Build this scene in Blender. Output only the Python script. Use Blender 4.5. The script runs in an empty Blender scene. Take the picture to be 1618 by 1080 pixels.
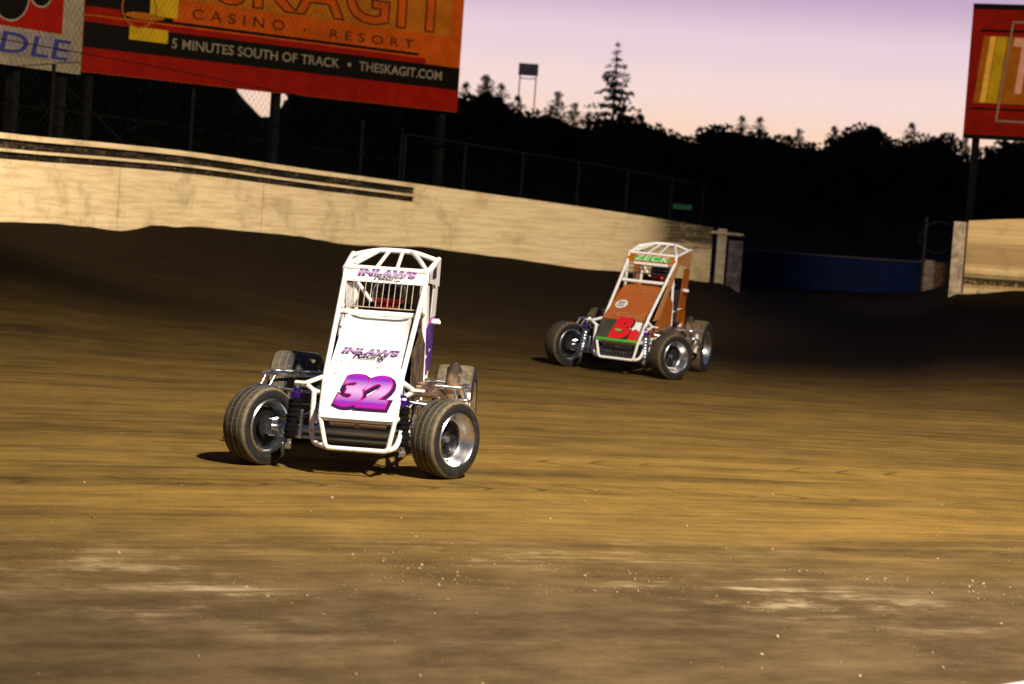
import bpy, bmesh, math, random
from mathutils import Vector, Matrix, Euler, noise
R = math.radians
random.seed(7)
S = bpy.context.scene
COL = S.collection

# ------------------------------------------------------------------ helpers
class MB:
    """collects vertices and faces, build() links them as ONE mesh object"""
    def __init__(s): s.v = []; s.f = []; s.mi = []; s.uv = None
    def add(s, vs, fs, mi=0):
        o = len(s.v); s.v += [tuple(v) for v in vs]
        for f in fs: s.f.append([i + o for i in f]); s.mi.append(mi)
        return s
    def box(s, c, d, m=None, mi=0):
        x, y, z = d[0] / 2, d[1] / 2, d[2] / 2
        vs = [Vector(p) for p in ((-x,-y,-z),(x,-y,-z),(x,y,-z),(-x,y,-z),(-x,-y,z),(x,-y,z),(x,y,z),(-x,y,z))]
        if m: vs = [m @ v for v in vs]
        return s.add([v + Vector(c) for v in vs], [(0,3,2,1),(4,5,6,7),(0,1,5,4),(1,2,6,5),(2,3,7,6),(3,0,4,7)], mi)
    def tube(s, pts, r, n=10, closed=False, r2=None):
        pts = [Vector(p) for p in pts]; k = len(pts)
        if k < 2: return s
        tang = []
        for i in range(k):
            if closed: t = pts[(i + 1) % k] - pts[i - 1]
            elif i == 0: t = pts[1] - pts[0]
            elif i == k - 1: t = pts[-1] - pts[-2]
            else: t = (pts[i + 1] - pts[i]).normalized() + (pts[i] - pts[i - 1]).normalized()
            tang.append(t.normalized())
        a = Vector((0, 0, 1)) if abs(tang[0].z) < .9 else Vector((1, 0, 0))
        nrm = (a - tang[0] * a.dot(tang[0])).normalized()
        vs = []
        for i in range(k):
            nrm = (nrm - tang[i] * nrm.dot(tang[i])).normalized(); b = tang[i].cross(nrm)
            rr = r if r2 is None else r + (r2 - r) * i / (k - 1)
            vs += [pts[i] + (nrm * math.cos(2 * math.pi * j / n) + b * math.sin(2 * math.pi * j / n)) * rr for j in range(n)]
        fs = []
        for i in range(k if closed else k - 1):
            q = (i + 1) % k
            fs += [(i*n + j, i*n + (j+1) % n, q*n + (j+1) % n, q*n + j) for j in range(n)]
        if not closed: fs += [tuple(range(n - 1, -1, -1)), tuple((k-1)*n + j for j in range(n))]
        return s.add(vs, fs)
    def lathe(s, prof, n=48, c=(0, 0, 0), closed=False, m=None):
        """profile of (x, radius) turned round the X axis"""
        c = Vector(c); vs = []
        for x, r in prof:
            for j in range(n):
                t = 2 * math.pi * j / n; v = Vector((x, r * math.cos(t), r * math.sin(t)))
                vs.append(c + (m @ v if m else v))
        k = len(prof); fs = []
        for i in range(k if closed else k - 1):
            q = (i + 1) % k
            fs += [(i*n + j, q*n + j, q*n + (j+1) % n, i*n + (j+1) % n) for j in range(n)]
        return s.add(vs, fs)
    def sheet(s, grid, off):
        """grid of points (rows) made solid by the offset vector"""
        off = Vector(off); a, b = len(grid), len(grid[0])
        vs = [Vector(p) for row in grid for p in row]; N = a * b
        vs += [v + off for v in vs]; fs = []
        I = lambda i, j: i * b + j
        for i in range(a - 1):
            for j in range(b - 1):
                q = (I(i,j), I(i,j+1), I(i+1,j+1), I(i+1,j))
                fs.append(q); fs.append(tuple(N + x for x in reversed(q)))
        rim = [I(0,j) for j in range(b)] + [I(i,b-1) for i in range(1,a)] + [I(a-1,j) for j in range(b-2,-1,-1)] + [I(i,0) for i in range(a-2,0,-1)]
        for x, y in zip(rim, rim[1:] + rim[:1]): fs.append((y, x, N + x, N + y))
        return s.add(vs, fs)
    def prism(s, poly, off):
        """solid from a planar outline pushed along off"""
        off = Vector(off); n = len(poly); vs = [Vector(p) for p in poly]; vs += [v + off for v in vs]
        fs = [tuple(range(n)), tuple(range(2*n - 1, n - 1, -1))] + [((i+1) % n, i, n + i, n + (i+1) % n) for i in range(n)]
        return s.add(vs, fs)
    def build(s, name, mat, parent=None, smooth=35, bevel=0, mats=None):
        me = bpy.data.meshes.new(name); me.from_pydata(s.v, [], s.f); me.validate()
        bm = bmesh.new(); bm.from_mesh(me); bmesh.ops.recalc_face_normals(bm, faces=bm.faces); bm.to_mesh(me); bm.free()
        for m in (mats or [mat]): me.materials.append(m)
        if mats and len(s.mi) == len(me.polygons):
            for p, i in zip(me.polygons, s.mi): p.material_index = i
        if smooth:
            me.shade_smooth(); me.set_sharp_from_angle(angle=R(smooth))
        o = bpy.data.objects.new(name, me); COL.objects.link(o)
        if parent: o.parent = parent
        if bevel:
            b = o.modifiers.new('edge', 'BEVEL'); b.width = bevel; b.segments = 2; b.limit_method = 'ANGLE'; b.angle_limit = R(40)
        return o

def fillet(pts, rad, n=5):
    pts = [Vector(p) for p in pts]; out = [pts[0]]
    for a, b, c in zip(pts, pts[1:], pts[2:]):
        u, w = (a - b), (c - b); l = min(rad, u.length * .45, w.length * .45)
        p, q = b + u.normalized() * l, b + w.normalized() * l
        for i in range(n + 1):
            t = i / n; out.append(p.lerp(b, t).lerp(b.lerp(q, t), t))
    return out + [pts[-1]]

def empty(name, label, cat, loc=(0,0,0), rz=0, group=None):
    o = bpy.data.objects.new(name, None); COL.objects.link(o); o.empty_display_size = .2
    o.location = loc; o.rotation_euler = (0, 0, rz)
    return tag(o, label, cat, group)
def tag(o, label=None, cat=None, group=None, kind=None):
    if label: o['label'] = label
    if cat: o['category'] = cat
    if group: o['group'] = group
    if kind: o['kind'] = kind
    return o
def copy_tree(o, parent=None):
    c = o.copy(); COL.objects.link(c)
    if parent: c.parent = parent
    for ch in o.children: copy_tree(ch, c)
    return c

def text_mesh(body, shear=0, bold=0, spacing=1.0, extrude=0.0):
    """lettering as a flat mesh scaled to the unit square: list of verts (u,v), faces"""
    cu = bpy.data.curves.new('lettering', 'FONT'); cu.body = body; cu.shear = shear; cu.offset = bold
    cu.space_character = spacing; cu.resolution_u = 4
    ob = bpy.data.objects.new('lettering', cu); COL.objects.link(ob)
    bpy.context.view_layer.update()
    me = bpy.data.meshes.new_from_object(ob.evaluated_get(bpy.context.evaluated_depsgraph_get()))
    bpy.data.objects.remove(ob)
    vs = [v.co.copy() for v in me.vertices]; fs = [tuple(p.vertices) for p in me.polygons]
    bpy.data.meshes.remove(me)
    return vs, fs
def letter(name, body, fn, box, mat, parent, shear=0, bold=0, spacing=1.0, ref=None, sub=0):
    """lettering laid on a surface: fn(u, v) gives the point, box=(u0,v0,u1,v1); ref = bounds taken from another setting"""
    vs, fs = text_mesh(body, shear, bold, spacing)
    rv = text_mesh(*ref)[0] if ref else vs
    x0, x1 = min(v.x for v in rv), max(v.x for v in rv); y0, y1 = min(v.y for v in rv), max(v.y for v in rv)
    me = bpy.data.meshes.new(name)
    bm = bmesh.new(); bv = [bm.verts.new(v) for v in vs]
    for f in fs:
        try: bm.faces.new([bv[i] for i in f])
        except ValueError: pass
    if sub:
        bmesh.ops.triangulate(bm, faces=bm.faces)
        bmesh.ops.subdivide_edges(bm, edges=bm.edges, cuts=sub, use_grid_fill=True)
    uvl = bm.loops.layers.uv.new('UVMap'); par = {}
    for v in bm.verts:
        a, b = (v.co.x - x0) / (x1 - x0), (v.co.y - y0) / (y1 - y0); par[v] = (a, b)
    for f in bm.faces:
        for l in f.loops: l[uvl].uv = par[l.vert]
    for v in bm.verts:
        a, b = par[v]; v.co = Vector(fn(box[0] + a * (box[2] - box[0]), box[1] + b * (box[3] - box[1])))
    bm.to_mesh(me); bm.free(); me.materials.append(mat)
    o = bpy.data.objects.new(name, me); COL.objects.link(o); o.parent = parent
    return o

# ------------------------------------------------------------------ materials
class G:
    """small wrapper for building node graphs"""
    def __init__(s, name):
        s.m = bpy.data.materials.new(name); s.m.use_nodes = True; s.t = s.m.node_tree; s.b = s.t.nodes['Principled BSDF']
    def n(s, typ, **k):
        x = s.t.nodes.new(typ)
        for a, v in k.items(): setattr(x, a, v)
        return x
    def put(s, sock, v):
        if hasattr(v, 'is_output'): s.t.links.new(v, sock)
        elif v is not None: sock.default_value = v
    def math(s, op, a, b=None, c=None, clamp=False):
        x = s.n('ShaderNodeMath', operation=op, use_clamp=clamp)
        for i, v in enumerate((a, b, c)): s.put(x.inputs[i], v)
        return x.outputs[0]
    def obj(s): return s.n('ShaderNodeTexCoord').outputs['Object']
    def pos(s): return s.n('ShaderNodeNewGeometry').outputs['Position']
    def xyz(s, v):
        x = s.n('ShaderNodeSeparateXYZ'); s.put(x.inputs[0], v); return x.outputs[:3]
    def vec(s, x, y, z):
        c = s.n('ShaderNodeCombineXYZ')
        for i, v in enumerate((x, y, z)): s.put(c.inputs[i], v)
        return c.outputs[0]
    def noise(s, v, scale, detail=4, rough=.6, dist=0):
        x = s.n('ShaderNodeTexNoise'); s.put(x.inputs['Vector'], v); x.inputs['Scale'].default_value = scale
        x.inputs['Detail'].default_value = detail; x.inputs['Roughness'].default_value = rough; x.inputs['Distortion'].default_value = dist
        return x.outputs['Fac']
    def ramp(s, f, a, b, lo=0., hi=1.):
        x = s.n('ShaderNodeMapRange', interpolation_type='SMOOTHSTEP'); s.put(x.inputs[0], f)
        for i, v in enumerate((a, b, lo, hi)): x.inputs[i + 1].default_value = v
        return x.outputs[0]
    def mix(s, f, a, b):
        x = s.n('ShaderNodeMix', data_type='RGBA'); s.put(x.inputs[0], f)
        for i, v in ((6, a), (7, b)): s.put(x.inputs[i], (*v, 1) if isinstance(v, tuple) else v)
        return x.outputs[2]
    def bump(s, h, strength=.3, dist=.01):
        x = s.n('ShaderNodeBump'); x.inputs['Strength'].default_value = strength; x.inputs['Distance'].default_value = dist
        s.put(x.inputs['Height'], h); s.put(s.b.inputs['Normal'], x.outputs[0])
    def out(s, col, rough=.5, metal=0., spec=None, coat=0.):
        s.put(s.b.inputs['Base Color'], (*col, 1) if isinstance(col, tuple) else col)
        s.put(s.b.inputs['Roughness'], rough); s.put(s.b.inputs['Metallic'], metal)
        if spec is not None: s.put(s.b.inputs['Specular IOR Level'], spec)
        if coat: s.b.inputs['Coat Weight'].default_value = coat
        return s.m

def paint(name, col, dust=.35, rough=.32, dustcol=(.34, .25, .14), speck=True):
    g = G(name); o = g.obj(); x, y, z = g.xyz(o)
    n1 = g.ramp(g.noise(o, 5, 6, .65), .45, .8); low = g.ramp(z, .75, .15)
    f = g.math('MULTIPLY', g.math('ADD', g.math('MULTIPLY', n1, .6), g.math('MULTIPLY', low, .35)), dust, clamp=True)
    c = g.mix(f, col, dustcol)
    if speck:
        v = g.n('ShaderNodeTexVoronoi'); g.put(v.inputs['Vector'], o); v.inputs['Scale'].default_value = 24
        big = g.ramp(g.noise(o, 7, 2), .50, .60)
        sp = g.math('MULTIPLY', g.ramp(v.outputs['Distance'], .24, .13), big)
        c = g.mix(g.math('MULTIPLY', sp, .85), c, (.05, .035, .02))
    g.bump(g.noise(o, 60, 3), .05, .002)
    return g.out(c, g.math('ADD', g.math('MULTIPLY', f, .4), rough), 0, .5)
def metal(name, col=(.75, .75, .77), rough=.25, dust=.3, dustcol=(.22, .16, .09)):
    g = G(name); o = g.obj()
    f = g.math('MULTIPLY', g.ramp(g.noise(o, 14, 6, .7), .48, .75), dust)
    c = g.mix(f, col, dustcol)
    g.bump(g.noise(o, 40, 4), .08, .003)
    return g.out(c, g.math('ADD', g.math('MULTIPLY', f, .6), rough), g.math('SUBTRACT', 1., f))
def matte(name, col, var=.35, rough=.8, scale=12, spec=.3):
    g = G(name); o = g.obj()
    n = g.ramp(g.noise(o, scale, 6, .65), .3, .7)
    c = g.mix(n, tuple(v * (1 - var) for v in col), tuple(min(1, v * (1 + var)) for v in col))
    g.bump(g.noise(o, scale * 5, 4), .15, .005)
    return g.out(c, rough, 0, spec)
def tyre_mat(name, Rt, rows, cuts, rubber, tread, dust):
    g = G(name); o = g.obj(); x, y, z = g.xyz(o)
    rad = g.math('SQRT', g.math('ADD', g.math('MULTIPLY', y, y), g.math('MULTIPLY', z, z)))
    on = g.ramp(rad, Rt * .955, Rt * .972)
    q = g.math('DIVIDE', x, rows)
    def line(v, w):     # thin line where v crosses an integer
        fr = g.math('FRACT', v); d = g.math('ABSOLUTE', g.math('SUBTRACT', fr, .5)); return g.ramp(d, .5 - w, .5 - w * .6)
    ring = line(q, .10)
    ang = g.math('MULTIPLY', g.math('ARCTAN2', z, y), cuts / (2 * math.pi))
    cut = g.math('MULTIPLY', line(g.math('ADD', ang, g.math('MULTIPLY', g.math('FLOOR', q), .37)), .022), .7)
    gv = g.math('MULTIPLY', g.math('MAXIMUM', ring, cut), on)
    nz = g.noise(o, 16, 6, .7)
    strip = g.noise(g.vec(g.math('MULTIPLY', x, 30), g.math('MULTIPLY', y, 1.5), g.math('MULTIPLY', z, 1.5)), 1, 3)
    tr = g.mix(g.ramp(g.math('ADD', g.math('MULTIPLY', nz, .4), g.math('MULTIPLY', strip, .6)), .36, .62), rubber, tread)
    side = g.mix(g.math('MULTIPLY', g.ramp(nz, .45, .75), .13), (.010, .010, .010), dust)
    shoulder = g.math('MULTIPLY', g.math('MULTIPLY', g.ramp(rad, Rt * .90, Rt * .962), g.ramp(rad, Rt * 1.0, Rt * .965)), g.ramp(nz, .25, .55))
    c = g.mix(on, side, tr); c = g.mix(g.math('MULTIPLY', shoulder, .75), c, dust); c = g.mix(g.math('MULTIPLY', gv, .7), c, dust)
    g.bump(g.math('SUBTRACT', g.math('MULTIPLY', nz, .4), g.math('MULTIPLY', gv, 1.0)), .5, .006)
    return g.out(c, .75, 0, .3)
def gradient_mat(name, stops):
    g = G(name); u = g.n('ShaderNodeUVMap'); _, v, _ = g.xyz(u.outputs[0])
    r = g.n('ShaderNodeValToRGB'); g.put(r.inputs[0], v); e = r.color_ramp.elements
    while len(e) < len(stops): e.new(.5)
    for el, (p, c) in zip(e, stops): el.position = p; el.color = (*c, 1)
    return g.out(r.outputs[0], .4)

M = {}
M['white'] = paint('white_paint', (.74, .735, .73), .36)
M['tube_white'] = paint('white_tube_paint', (.80, .79, .77), .4)
M['orange'] = paint('copper_orange_paint', (.39, .094, .003), .06, .35)
M['orange_tube'] = paint('pale_orange_paint', (.48, .20, .06), .15)
M['green'] = paint('green_vinyl', (.06, .42, .035), .2, speck=False)
M['red'] = paint('red_vinyl', (.55, .006, .012), .12, speck=False)
M['purple'] = paint('purple_vinyl', (.06, .014, .24), .15, speck=False)
M['magenta'] = paint('magenta_vinyl', (.40, .006, .42), .1, speck=False)
M['ink'] = matte('dark_purple_ink', (.022, .004, .045), .2, .5)
M['pink'] = matte('magenta_ink', (.40, .004, .20), .1, .45)
M['black'] = matte('black_paint', (.008, .008, .009), .3, .45)
M['cloth_black'] = matte('black_cloth', (.005, .005, .0055), .4, 1, 30, .08)
M['chrome'] = metal('chrome_tube', (.72, .73, .76), .22, .3)
M['alu'] = metal('polished_aluminium', (.74, .75, .78), .24, .08); M['alu_blue'] = metal('bluish_aluminium', (.62, .70, .84), .35, .12)
M['alu_dull'] = metal('dusty_aluminium', (.42, .47, .56), .34, .22)
M['steel'] = metal('grey_steel', (.10, .10, .11), .5, .4); M['post_dark'] = matte('dark_fence_steel', (.004, .004, .0045), .4, .9, 6, .05)
M['header'] = metal('burnt_header_steel', (.30, .20, .14), .4, .5)
g = G('burnt_muffler'); o = g.obj(); n1 = g.noise(o, 14, 6, .7); z = g.xyz(o)[2]
M['muffler'] = g.out(g.mix(g.ramp(g.math('ADD', z, g.math('MULTIPLY', g.math('SUBTRACT', n1, .5), .35)), .52, .66), g.mix(n1, (.34, .24, .14), (.16, .10, .06)), (.030, .018, .012)), .7, 0, .3)
M['screen_wire'] = matte('dusty_screen_wire', (.34, .27, .20), .3, .6, 20)
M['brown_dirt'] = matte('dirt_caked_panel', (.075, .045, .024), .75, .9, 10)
M['purple_ano'] = metal('purple_anodised', (.12, .04, .55), .3, .1)
M['helmet_black'] = matte('helmet_black', (.012, .012, .014), .3, .18, 14, .5)
M['helmet_red'] = paint('helmet_red', (.75, .012, .016), .05, .2, speck=False)
M['helmet_white'] = paint('helmet_white', (.55, .55, .62), .2, .25, speck=False)
M['visor'] = matte('smoked_visor', (.006, .006, .010), .1, .08, 5, .6)
M['suit'] = matte('driving_suit', (.014, .013, .018), .4, .9, 25)
M['glove'] = matte('glove_leather', (.02, .02, .022), .3, .7, 25)
M['alu_axle'] = metal('sky_tinted_chrome', (.46, .56, .74), .3, .05); M['alu_axle'].node_tree.nodes['Principled BSDF'].inputs['Metallic'].default_value = .45; [M['alu_axle'].node_tree.links.remove(l) for l in list(M['alu_axle'].node_tree.links) if l.to_socket.name == 'Metallic']; M['dark_bronze'] = metal('dark_bronze', (.22, .15, .10), .35, .2); M['pale_line'] = matte('pale_peach_line', (.55, .33, .20), .3, .5); M['nose_dark'] = paint('dark_nose_paint', (.03, .032, .022), .5); M['duct'] = matte('sky_tinted_panel', (.36, .43, .54), .15, .35, 8, .5); M['alu_belly'] = matte('sky_tinted_dark_panel', (.10, .135, .20), .3, .3, 8, .5)  # blue of axle, duct and belly plate is sky reflection put into the colour
M['plate'] = paint('white_number_plate', (.70, .69, .66), .35)
M['yellow_green'] = matte('yellow_green_ink', (.45, .5, .03), .2, .5)
M['tyre_front'] = tyre_mat('front_tyre_rubber', .268, .046, 15, (.017, .016, .015), (.052, .045, .034), (.24, .185, .11))
M['tyre_rear'] = tyre_mat('rear_tyre_rubber', .34, .05, 9, (.014, .022, .045), (.085, .075, .052), (.20, .16, .10))  # bluish rubber colour paints in the sky fill on the shaded tread
M['tyre_dim'] = tyre_mat('dusty_tyre_rubber', .268, .042, 16, (.025, .02, .014), (.055, .042, .024), (.16, .115, .06))
M['digits'] = gradient_mat('violet_fade_print', [(0, (.33, .004, .36)), (.14, (.17, .012, .30)), (.48, (.46, .28, .52)), (.62, (.38, .20, .48)), (.84, (.16, .012, .34)), (1, (.28, .004, .36))])
M['logo'] = gradient_mat('purple_fade_lettering', [(0, (.10, .02, .18)), (.3, (.20, .06, .30)), (.5, (.42, .30, .48)), (.66, (.34, .22, .42)), (.8, (.14, .03, .24)), (1, (.08, .012, .16))])

# ------------------------------------------------------------------ the lie of the land
def interp(x, tab):
    if x <= tab[0][0]: return tab[0][1]
    for (a, p), (b, q) in zip(tab, tab[1:]):
        if x <= b:
            t = (x - a) / (b - a); t = t * t * (3 - 2 * t); return p + (q - p) * t
    return tab[-1][1]
DIST = [(-.6, 24), (-.245, 31), (-.155, 37), (-.05, 43.5), (.055, 48), (.097, 51), (.112, 60), (.165, 60), (.207, 43.6), (.24, 43), (.6, 38)]
ELEV = [(-.6, 1.3), (-.245, 1.21), (-.155, 1.24), (-.05, 1.06), (.055, .76), (.097, .59), (.115, .34), (.165, .40), (.187, .50), (.209, .9), (.24, 1.05), (.6, 1.3)]
START = [(-.3, 17), (.02, 18.4), (.08, 20), (.3, 21)]
def sstep(a, b, x):
    t = max(0, min(1, (x - a) / (b - a))); return t * t * (3 - 2 * t)
def land(x, y):
    if y < 3: return 0.0
    u = x / y; D = interp(u, DIST); E = interp(u, ELEV); s = interp(u, START)
    if abs(u) > .62: return 0.0 if y < 8 else E * .5 * sstep(17, 40, math.hypot(x, y))
    if y <= D + 1: z = E * max(0, min(1, (y - s) / (D - s))) ** 1.5
    else: z = E * (1 - sstep(D + 10, D + 45, y))
    near = math.exp(-((y - D) / 1.0) ** 2)                # dirt thrown up along the foot of the wall
    if u < .1: z += near * (.05 * noise.noise(Vector((x * 1.3, 3.1, y * .35))) + .11 * math.exp(-((u + .172) / .006) ** 2) - .05 * math.exp(-((u + .192) / .010) ** 2))
    z += .006 * noise.noise(Vector((x * 1.1, y * 1.1, 0))) * sstep(3, 9, y)
    return z

def dirt_mat():
    g = G('track_dirt'); p = g.pos(); x, y, z = g.xyz(p)
    dx = g.math('SUBTRACT', x, 10.); dy = g.math('ADD', y, 14.)
    r = g.math('SQRT', g.math('ADD', g.math('MULTIPLY', dx, dx), g.math('MULTIPLY', dy, dy)))
    th = g.math('MULTIPLY', g.math('ARCTAN2', dx, dy), 30.)
    wob = g.math('MULTIPLY', g.math('SUBTRACT', g.noise(p, .22, 2), .5), .5)
    rw = g.math('ADD', r, wob)
    s1 = g.noise(g.vec(g.math('MULTIPLY', rw, 2.2), g.math('MULTIPLY', th, .16), 0.), 1, 7, .68)
    s2 = g.noise(g.vec(g.math('MULTIPLY', rw, 9.), g.math('MULTIPLY', th, .55), 3.), 1, 6, .65)
    s3 = g.noise(g.vec(g.math('MULTIPLY', r, .7), g.math('MULTIPLY', th, .05), 9.), 1, 4, .55)
    fine = g.noise(p, 26, 8, .75)
    streak = g.math('ADD', g.math('ADD', g.math('MULTIPLY', s1, .4), g.math('MULTIPLY', s2, .25)), g.math('ADD', g.math('MULTIPLY', s3, .25), g.math('MULTIPLY', fine, .10)))
    f = g.ramp(streak, .40, .62)
    blot = g.math('ADD', g.math('MULTIPLY', g.noise(p, 1.6, 8, .72), .55), g.math('MULTIPLY', g.noise(g.vec(g.math('MULTIPLY', r, 3.), g.math('MULTIPLY', th, .9), 6.), 1, 8, .75), .45))
    f2 = g.ramp(g.math('ADD', g.math('MULTIPLY', blot, .72), g.math('MULTIPLY', streak, .28)), .37, .66)
    f = g.math('ADD', g.math('MULTIPLY', f, .62), g.math('MULTIPLY', g.ramp(blot, .38, .66), .38))
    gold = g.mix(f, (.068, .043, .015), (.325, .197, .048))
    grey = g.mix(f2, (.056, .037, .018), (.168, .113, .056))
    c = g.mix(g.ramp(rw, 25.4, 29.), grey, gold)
    dark_clay = g.mix(f, (.005, .003, .001), (.030, .018, .006))  # darker clay, mixed in further out towards the wall
    c = g.mix(g.ramp(g.math('ADD', rw, g.math('MULTIPLY', g.math('SUBTRACT', s1, .5), 6.)), 33., 46.), c, dark_clay)
    c = g.mix(g.math('MULTIPLY', g.ramp(rw, 40.5, 46.), .7), c, (.0075, .0045, .0017))     # bank darkened in the colour to offset the wall lamp's light
    # loose pale crumbs swept into a strip on the inside of the groove
    strip = g.math('MULTIPLY', g.ramp(rw, 24.6, 26.2), g.ramp(rw, 27.9, 26.6))
    patch = g.math('MULTIPLY', g.math('MULTIPLY', g.ramp(blot, .47, .60), g.ramp(s2, .42, .60)), g.ramp(g.noise(p, .55, 3, .5), .44, .60))
    c = g.mix(g.math('MULTIPLY', g.math('MULTIPLY', strip, patch), .85), c, (.46, .36, .22))
    # dark rubbered lines
    rub = g.math('MULTIPLY', g.ramp(s2, .60, .74), g.ramp(s3, .4, .6))
    c = g.mix(g.math('MULTIPLY', rub, .6), c, (.045, .030, .016))
    # rows of tread marks pressed along the groove
    tick = g.math('ABSOLUTE', g.math('SUBTRACT', g.math('FRACT', g.math('ADD', g.math('MULTIPLY', th, 2.6), g.math('MULTIPLY', g.math('ABSOLUTE', g.math('SUBTRACT', g.math('FRACT', g.math('MULTIPLY', r, 1.6)), .5)), 1.4))), .5))
    lane = g.math('ADD', g.math('MULTIPLY', g.ramp(r, 29.55, 29.65), g.ramp(r, 30.0, 29.9)), g.math('MULTIPLY', g.ramp(r, 31.0, 31.1), g.ramp(r, 31.5, 31.4)))
    marks = g.math('MULTIPLY', g.math('MULTIPLY', g.ramp(tick, .40, .47), lane), g.ramp(g.noise(p, .9, 3), .42, .6))
    c = g.mix(g.math('MULTIPLY', marks, .55), c, (.04, .026, .010))
    grit = g.noise(p, 95, 4, .8); c = g.mix(g.math('MULTIPLY', g.ramp(grit, .56, .75), .35), c, (.035, .024, .012))
    h = g.math('ADD', g.math('ADD', g.math('MULTIPLY', s1, .25), g.math('MULTIPLY', s2, .35)), g.math('MULTIPLY', fine, .35))
    g.bump(g.math('SUBTRACT', g.math('ADD', h, g.math('MULTIPLY', grit, .3)), g.math('MULTIPLY', marks, .4)), .8, .03)
    return g.out(c, 1., 0, .03)
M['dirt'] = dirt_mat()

def axis(parts):
    out = []
    for a, b, st in parts:
        n = max(1, round((b - a) / st)); out += [a + (b - a) * i / n for i in range(n)]
    return out + [parts[-1][1]]
xs = axis([(-900, -120, 130), (-120, -30, 15), (-30, -14, 2), (-14, 18, .3), (18, 34, 2), (34, 120, 14), (120, 900, 130)])
ys = axis([(-200, -20, 60), (-20, 4, 4), (4, 62, .3), (62, 110, 3), (110, 320, 15), (320, 1500, 200)])
mb = MB(); nx = len(xs)
mb.v = [(x, y, land(x, y)) for y in ys for x in xs]
mb.f = [(j*nx + i, j*nx + i + 1, (j+1)*nx + i + 1, (j+1)*nx + i) for j in range(len(ys) - 1) for i in range(nx - 1)]
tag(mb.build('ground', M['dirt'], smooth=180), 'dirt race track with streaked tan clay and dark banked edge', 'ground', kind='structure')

# loose pale clods: nobody could count them
rng = random.Random(3); mb = MB()
ICO = bmesh.new(); bmesh.ops.create_icosphere(ICO, subdivisions=1, radius=1)
iv = [v.co.copy() for v in ICO.verts]; ICO.verts.index_update(); ifc = [tuple(v.index for v in f.verts) for f in ICO.faces]; ICO.free()
def clod(x, y, r):
    rot = Euler((rng.random()*6, rng.random()*6, rng.random()*6)).to_matrix()
    mb.add([Vector((x, y, land(x, y) + r * .35)) + rot @ Vector((v.x * r * rng.uniform(.7, 1.4), v.y * r * rng.uniform(.7, 1.4), v.z * r * rng.uniform(.4, .9))) for v in iv], ifc)
C0 = Vector((10, -14))
for k in range(6500):
    rad = rng.gauss(26.5, .55) if k % 5 < 3 else rng.uniform(22.5, 30)
    th = rng.uniform(-.62, -.02)
    x, y = C0.x + rad * math.sin(th), C0.y + rad * math.cos(th)
    if noise.noise(Vector((x * .9, y * 1.4, 2))) < (-.05 if k % 5 > 2 else .1): continue
    clod(x, y, .0017 + .0015 * rng.random() + .009 * rng.random() ** 16)
M['clod'] = matte('dry_clod', (.30, .23, .135), .5, 1, 30, .1)
tag(mb.build('dirt_clods', M['clod'], smooth=0), 'small pale dry clods of dirt scattered across the near track', 'dirt clods', kind='stuff')

# ------------------------------------------------------------------ walls
def wall_mat(name, base, stain):
    g = G(name); o = g.obj(); x, y, z = g.xyz(o)
    a = g.math('ADD', g.math('MULTIPLY', x, .5), y)
    st = g.noise(g.vec(g.math('MULTIPLY', a, .8), g.math('MULTIPLY', z, 14.), 0.), 1, 7, .7)
    bl = g.noise(o, 1.3, 6, .65); fi = g.noise(o, 18, 6, .7)
    c = g.mix(g.ramp(st, .35, .62), stain, base)
    c = g.mix(g.math('MULTIPLY', g.ramp(bl, .50, .68), .5), c, tuple(v * .55 for v in stain))
    drip = g.noise(g.vec(g.math('MULTIPLY', a, 3.2), g.math('MULTIPLY', z, .5), 4.), 1, 5, .6)
    c = g.mix(g.math('MULTIPLY', g.ramp(drip, .66, .74), .7), c, (.17, .10, .035))
    c = g.mix(g.math('MULTIPLY', g.ramp(fi, .60, .74), .35), c, (.10, .075, .04))
    g.bump(g.math('ADD', fi, st), .25, .01)
    return g, c, (x, y, z), st, fi
g, c, (x, y, z), st, fi = wall_mat('cream_concrete', (.75, .61, .39), (.58, .44, .25))
# tyre and mud splatter on the upper part of the last stretch before the gap
sp = g.math('MULTIPLY', g.ramp(g.math('ADD', y, g.math('MULTIPLY', st, 1.2)), 48.6, 49.8), g.ramp(g.math('ADD', z, g.math('MULTIPLY', g.math('SUBTRACT', st, .5), 1.)), 1.25, 1.6))
c = g.mix(g.math('MULTIPLY', sp, g.ramp(g.math('ADD', st, g.math('MULTIPLY', fi, .6)), .55, .85, .35, .97)), c, (.035, .026, .014))
M['wall'] = g.out(c, .85, 0, .2)
g, c, (x, y, z), st, fi = wall_mat('cream_concrete_end', (.72, .55, .32), (.52, .36, .17))
zz = g.math('ADD', z, g.math('MULTIPLY', g.math('SUBTRACT', st, .5), .35))
c = g.mix(g.math('MULTIPLY', g.math('MULTIPLY', g.ramp(zz, 1.45, 1.55), g.ramp(zz, 1.98, 1.88)), .55), c, (.20, .12, .04))
mud = g.math('MULTIPLY', g.ramp(zz, 1.42, 1.22), g.ramp(zz, .98, 1.12))
c = g.mix(g.math('MULTIPLY', mud, g.ramp(g.math('ADD', st, g.math('MULTIPLY', fi, .7)), .62, .86)), c, (.03, .02, .01))
M['wall_end'] = g.out(c, .85, 0, .2)
M['pale_post'] = matte('pale_concrete', (.34, .30, .23), .3, .85, 6)
g = G('rough_dirt_on_ledge'); o = g.obj(); n1 = g.noise(o, 22, 8, .8); n2 = g.noise(g.vec(0., g.math('MULTIPLY', g.xyz(o)[1], 1.3), g.math('MULTIPLY', g.xyz(o)[2], 9.)), 1, 6, .7)
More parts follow.
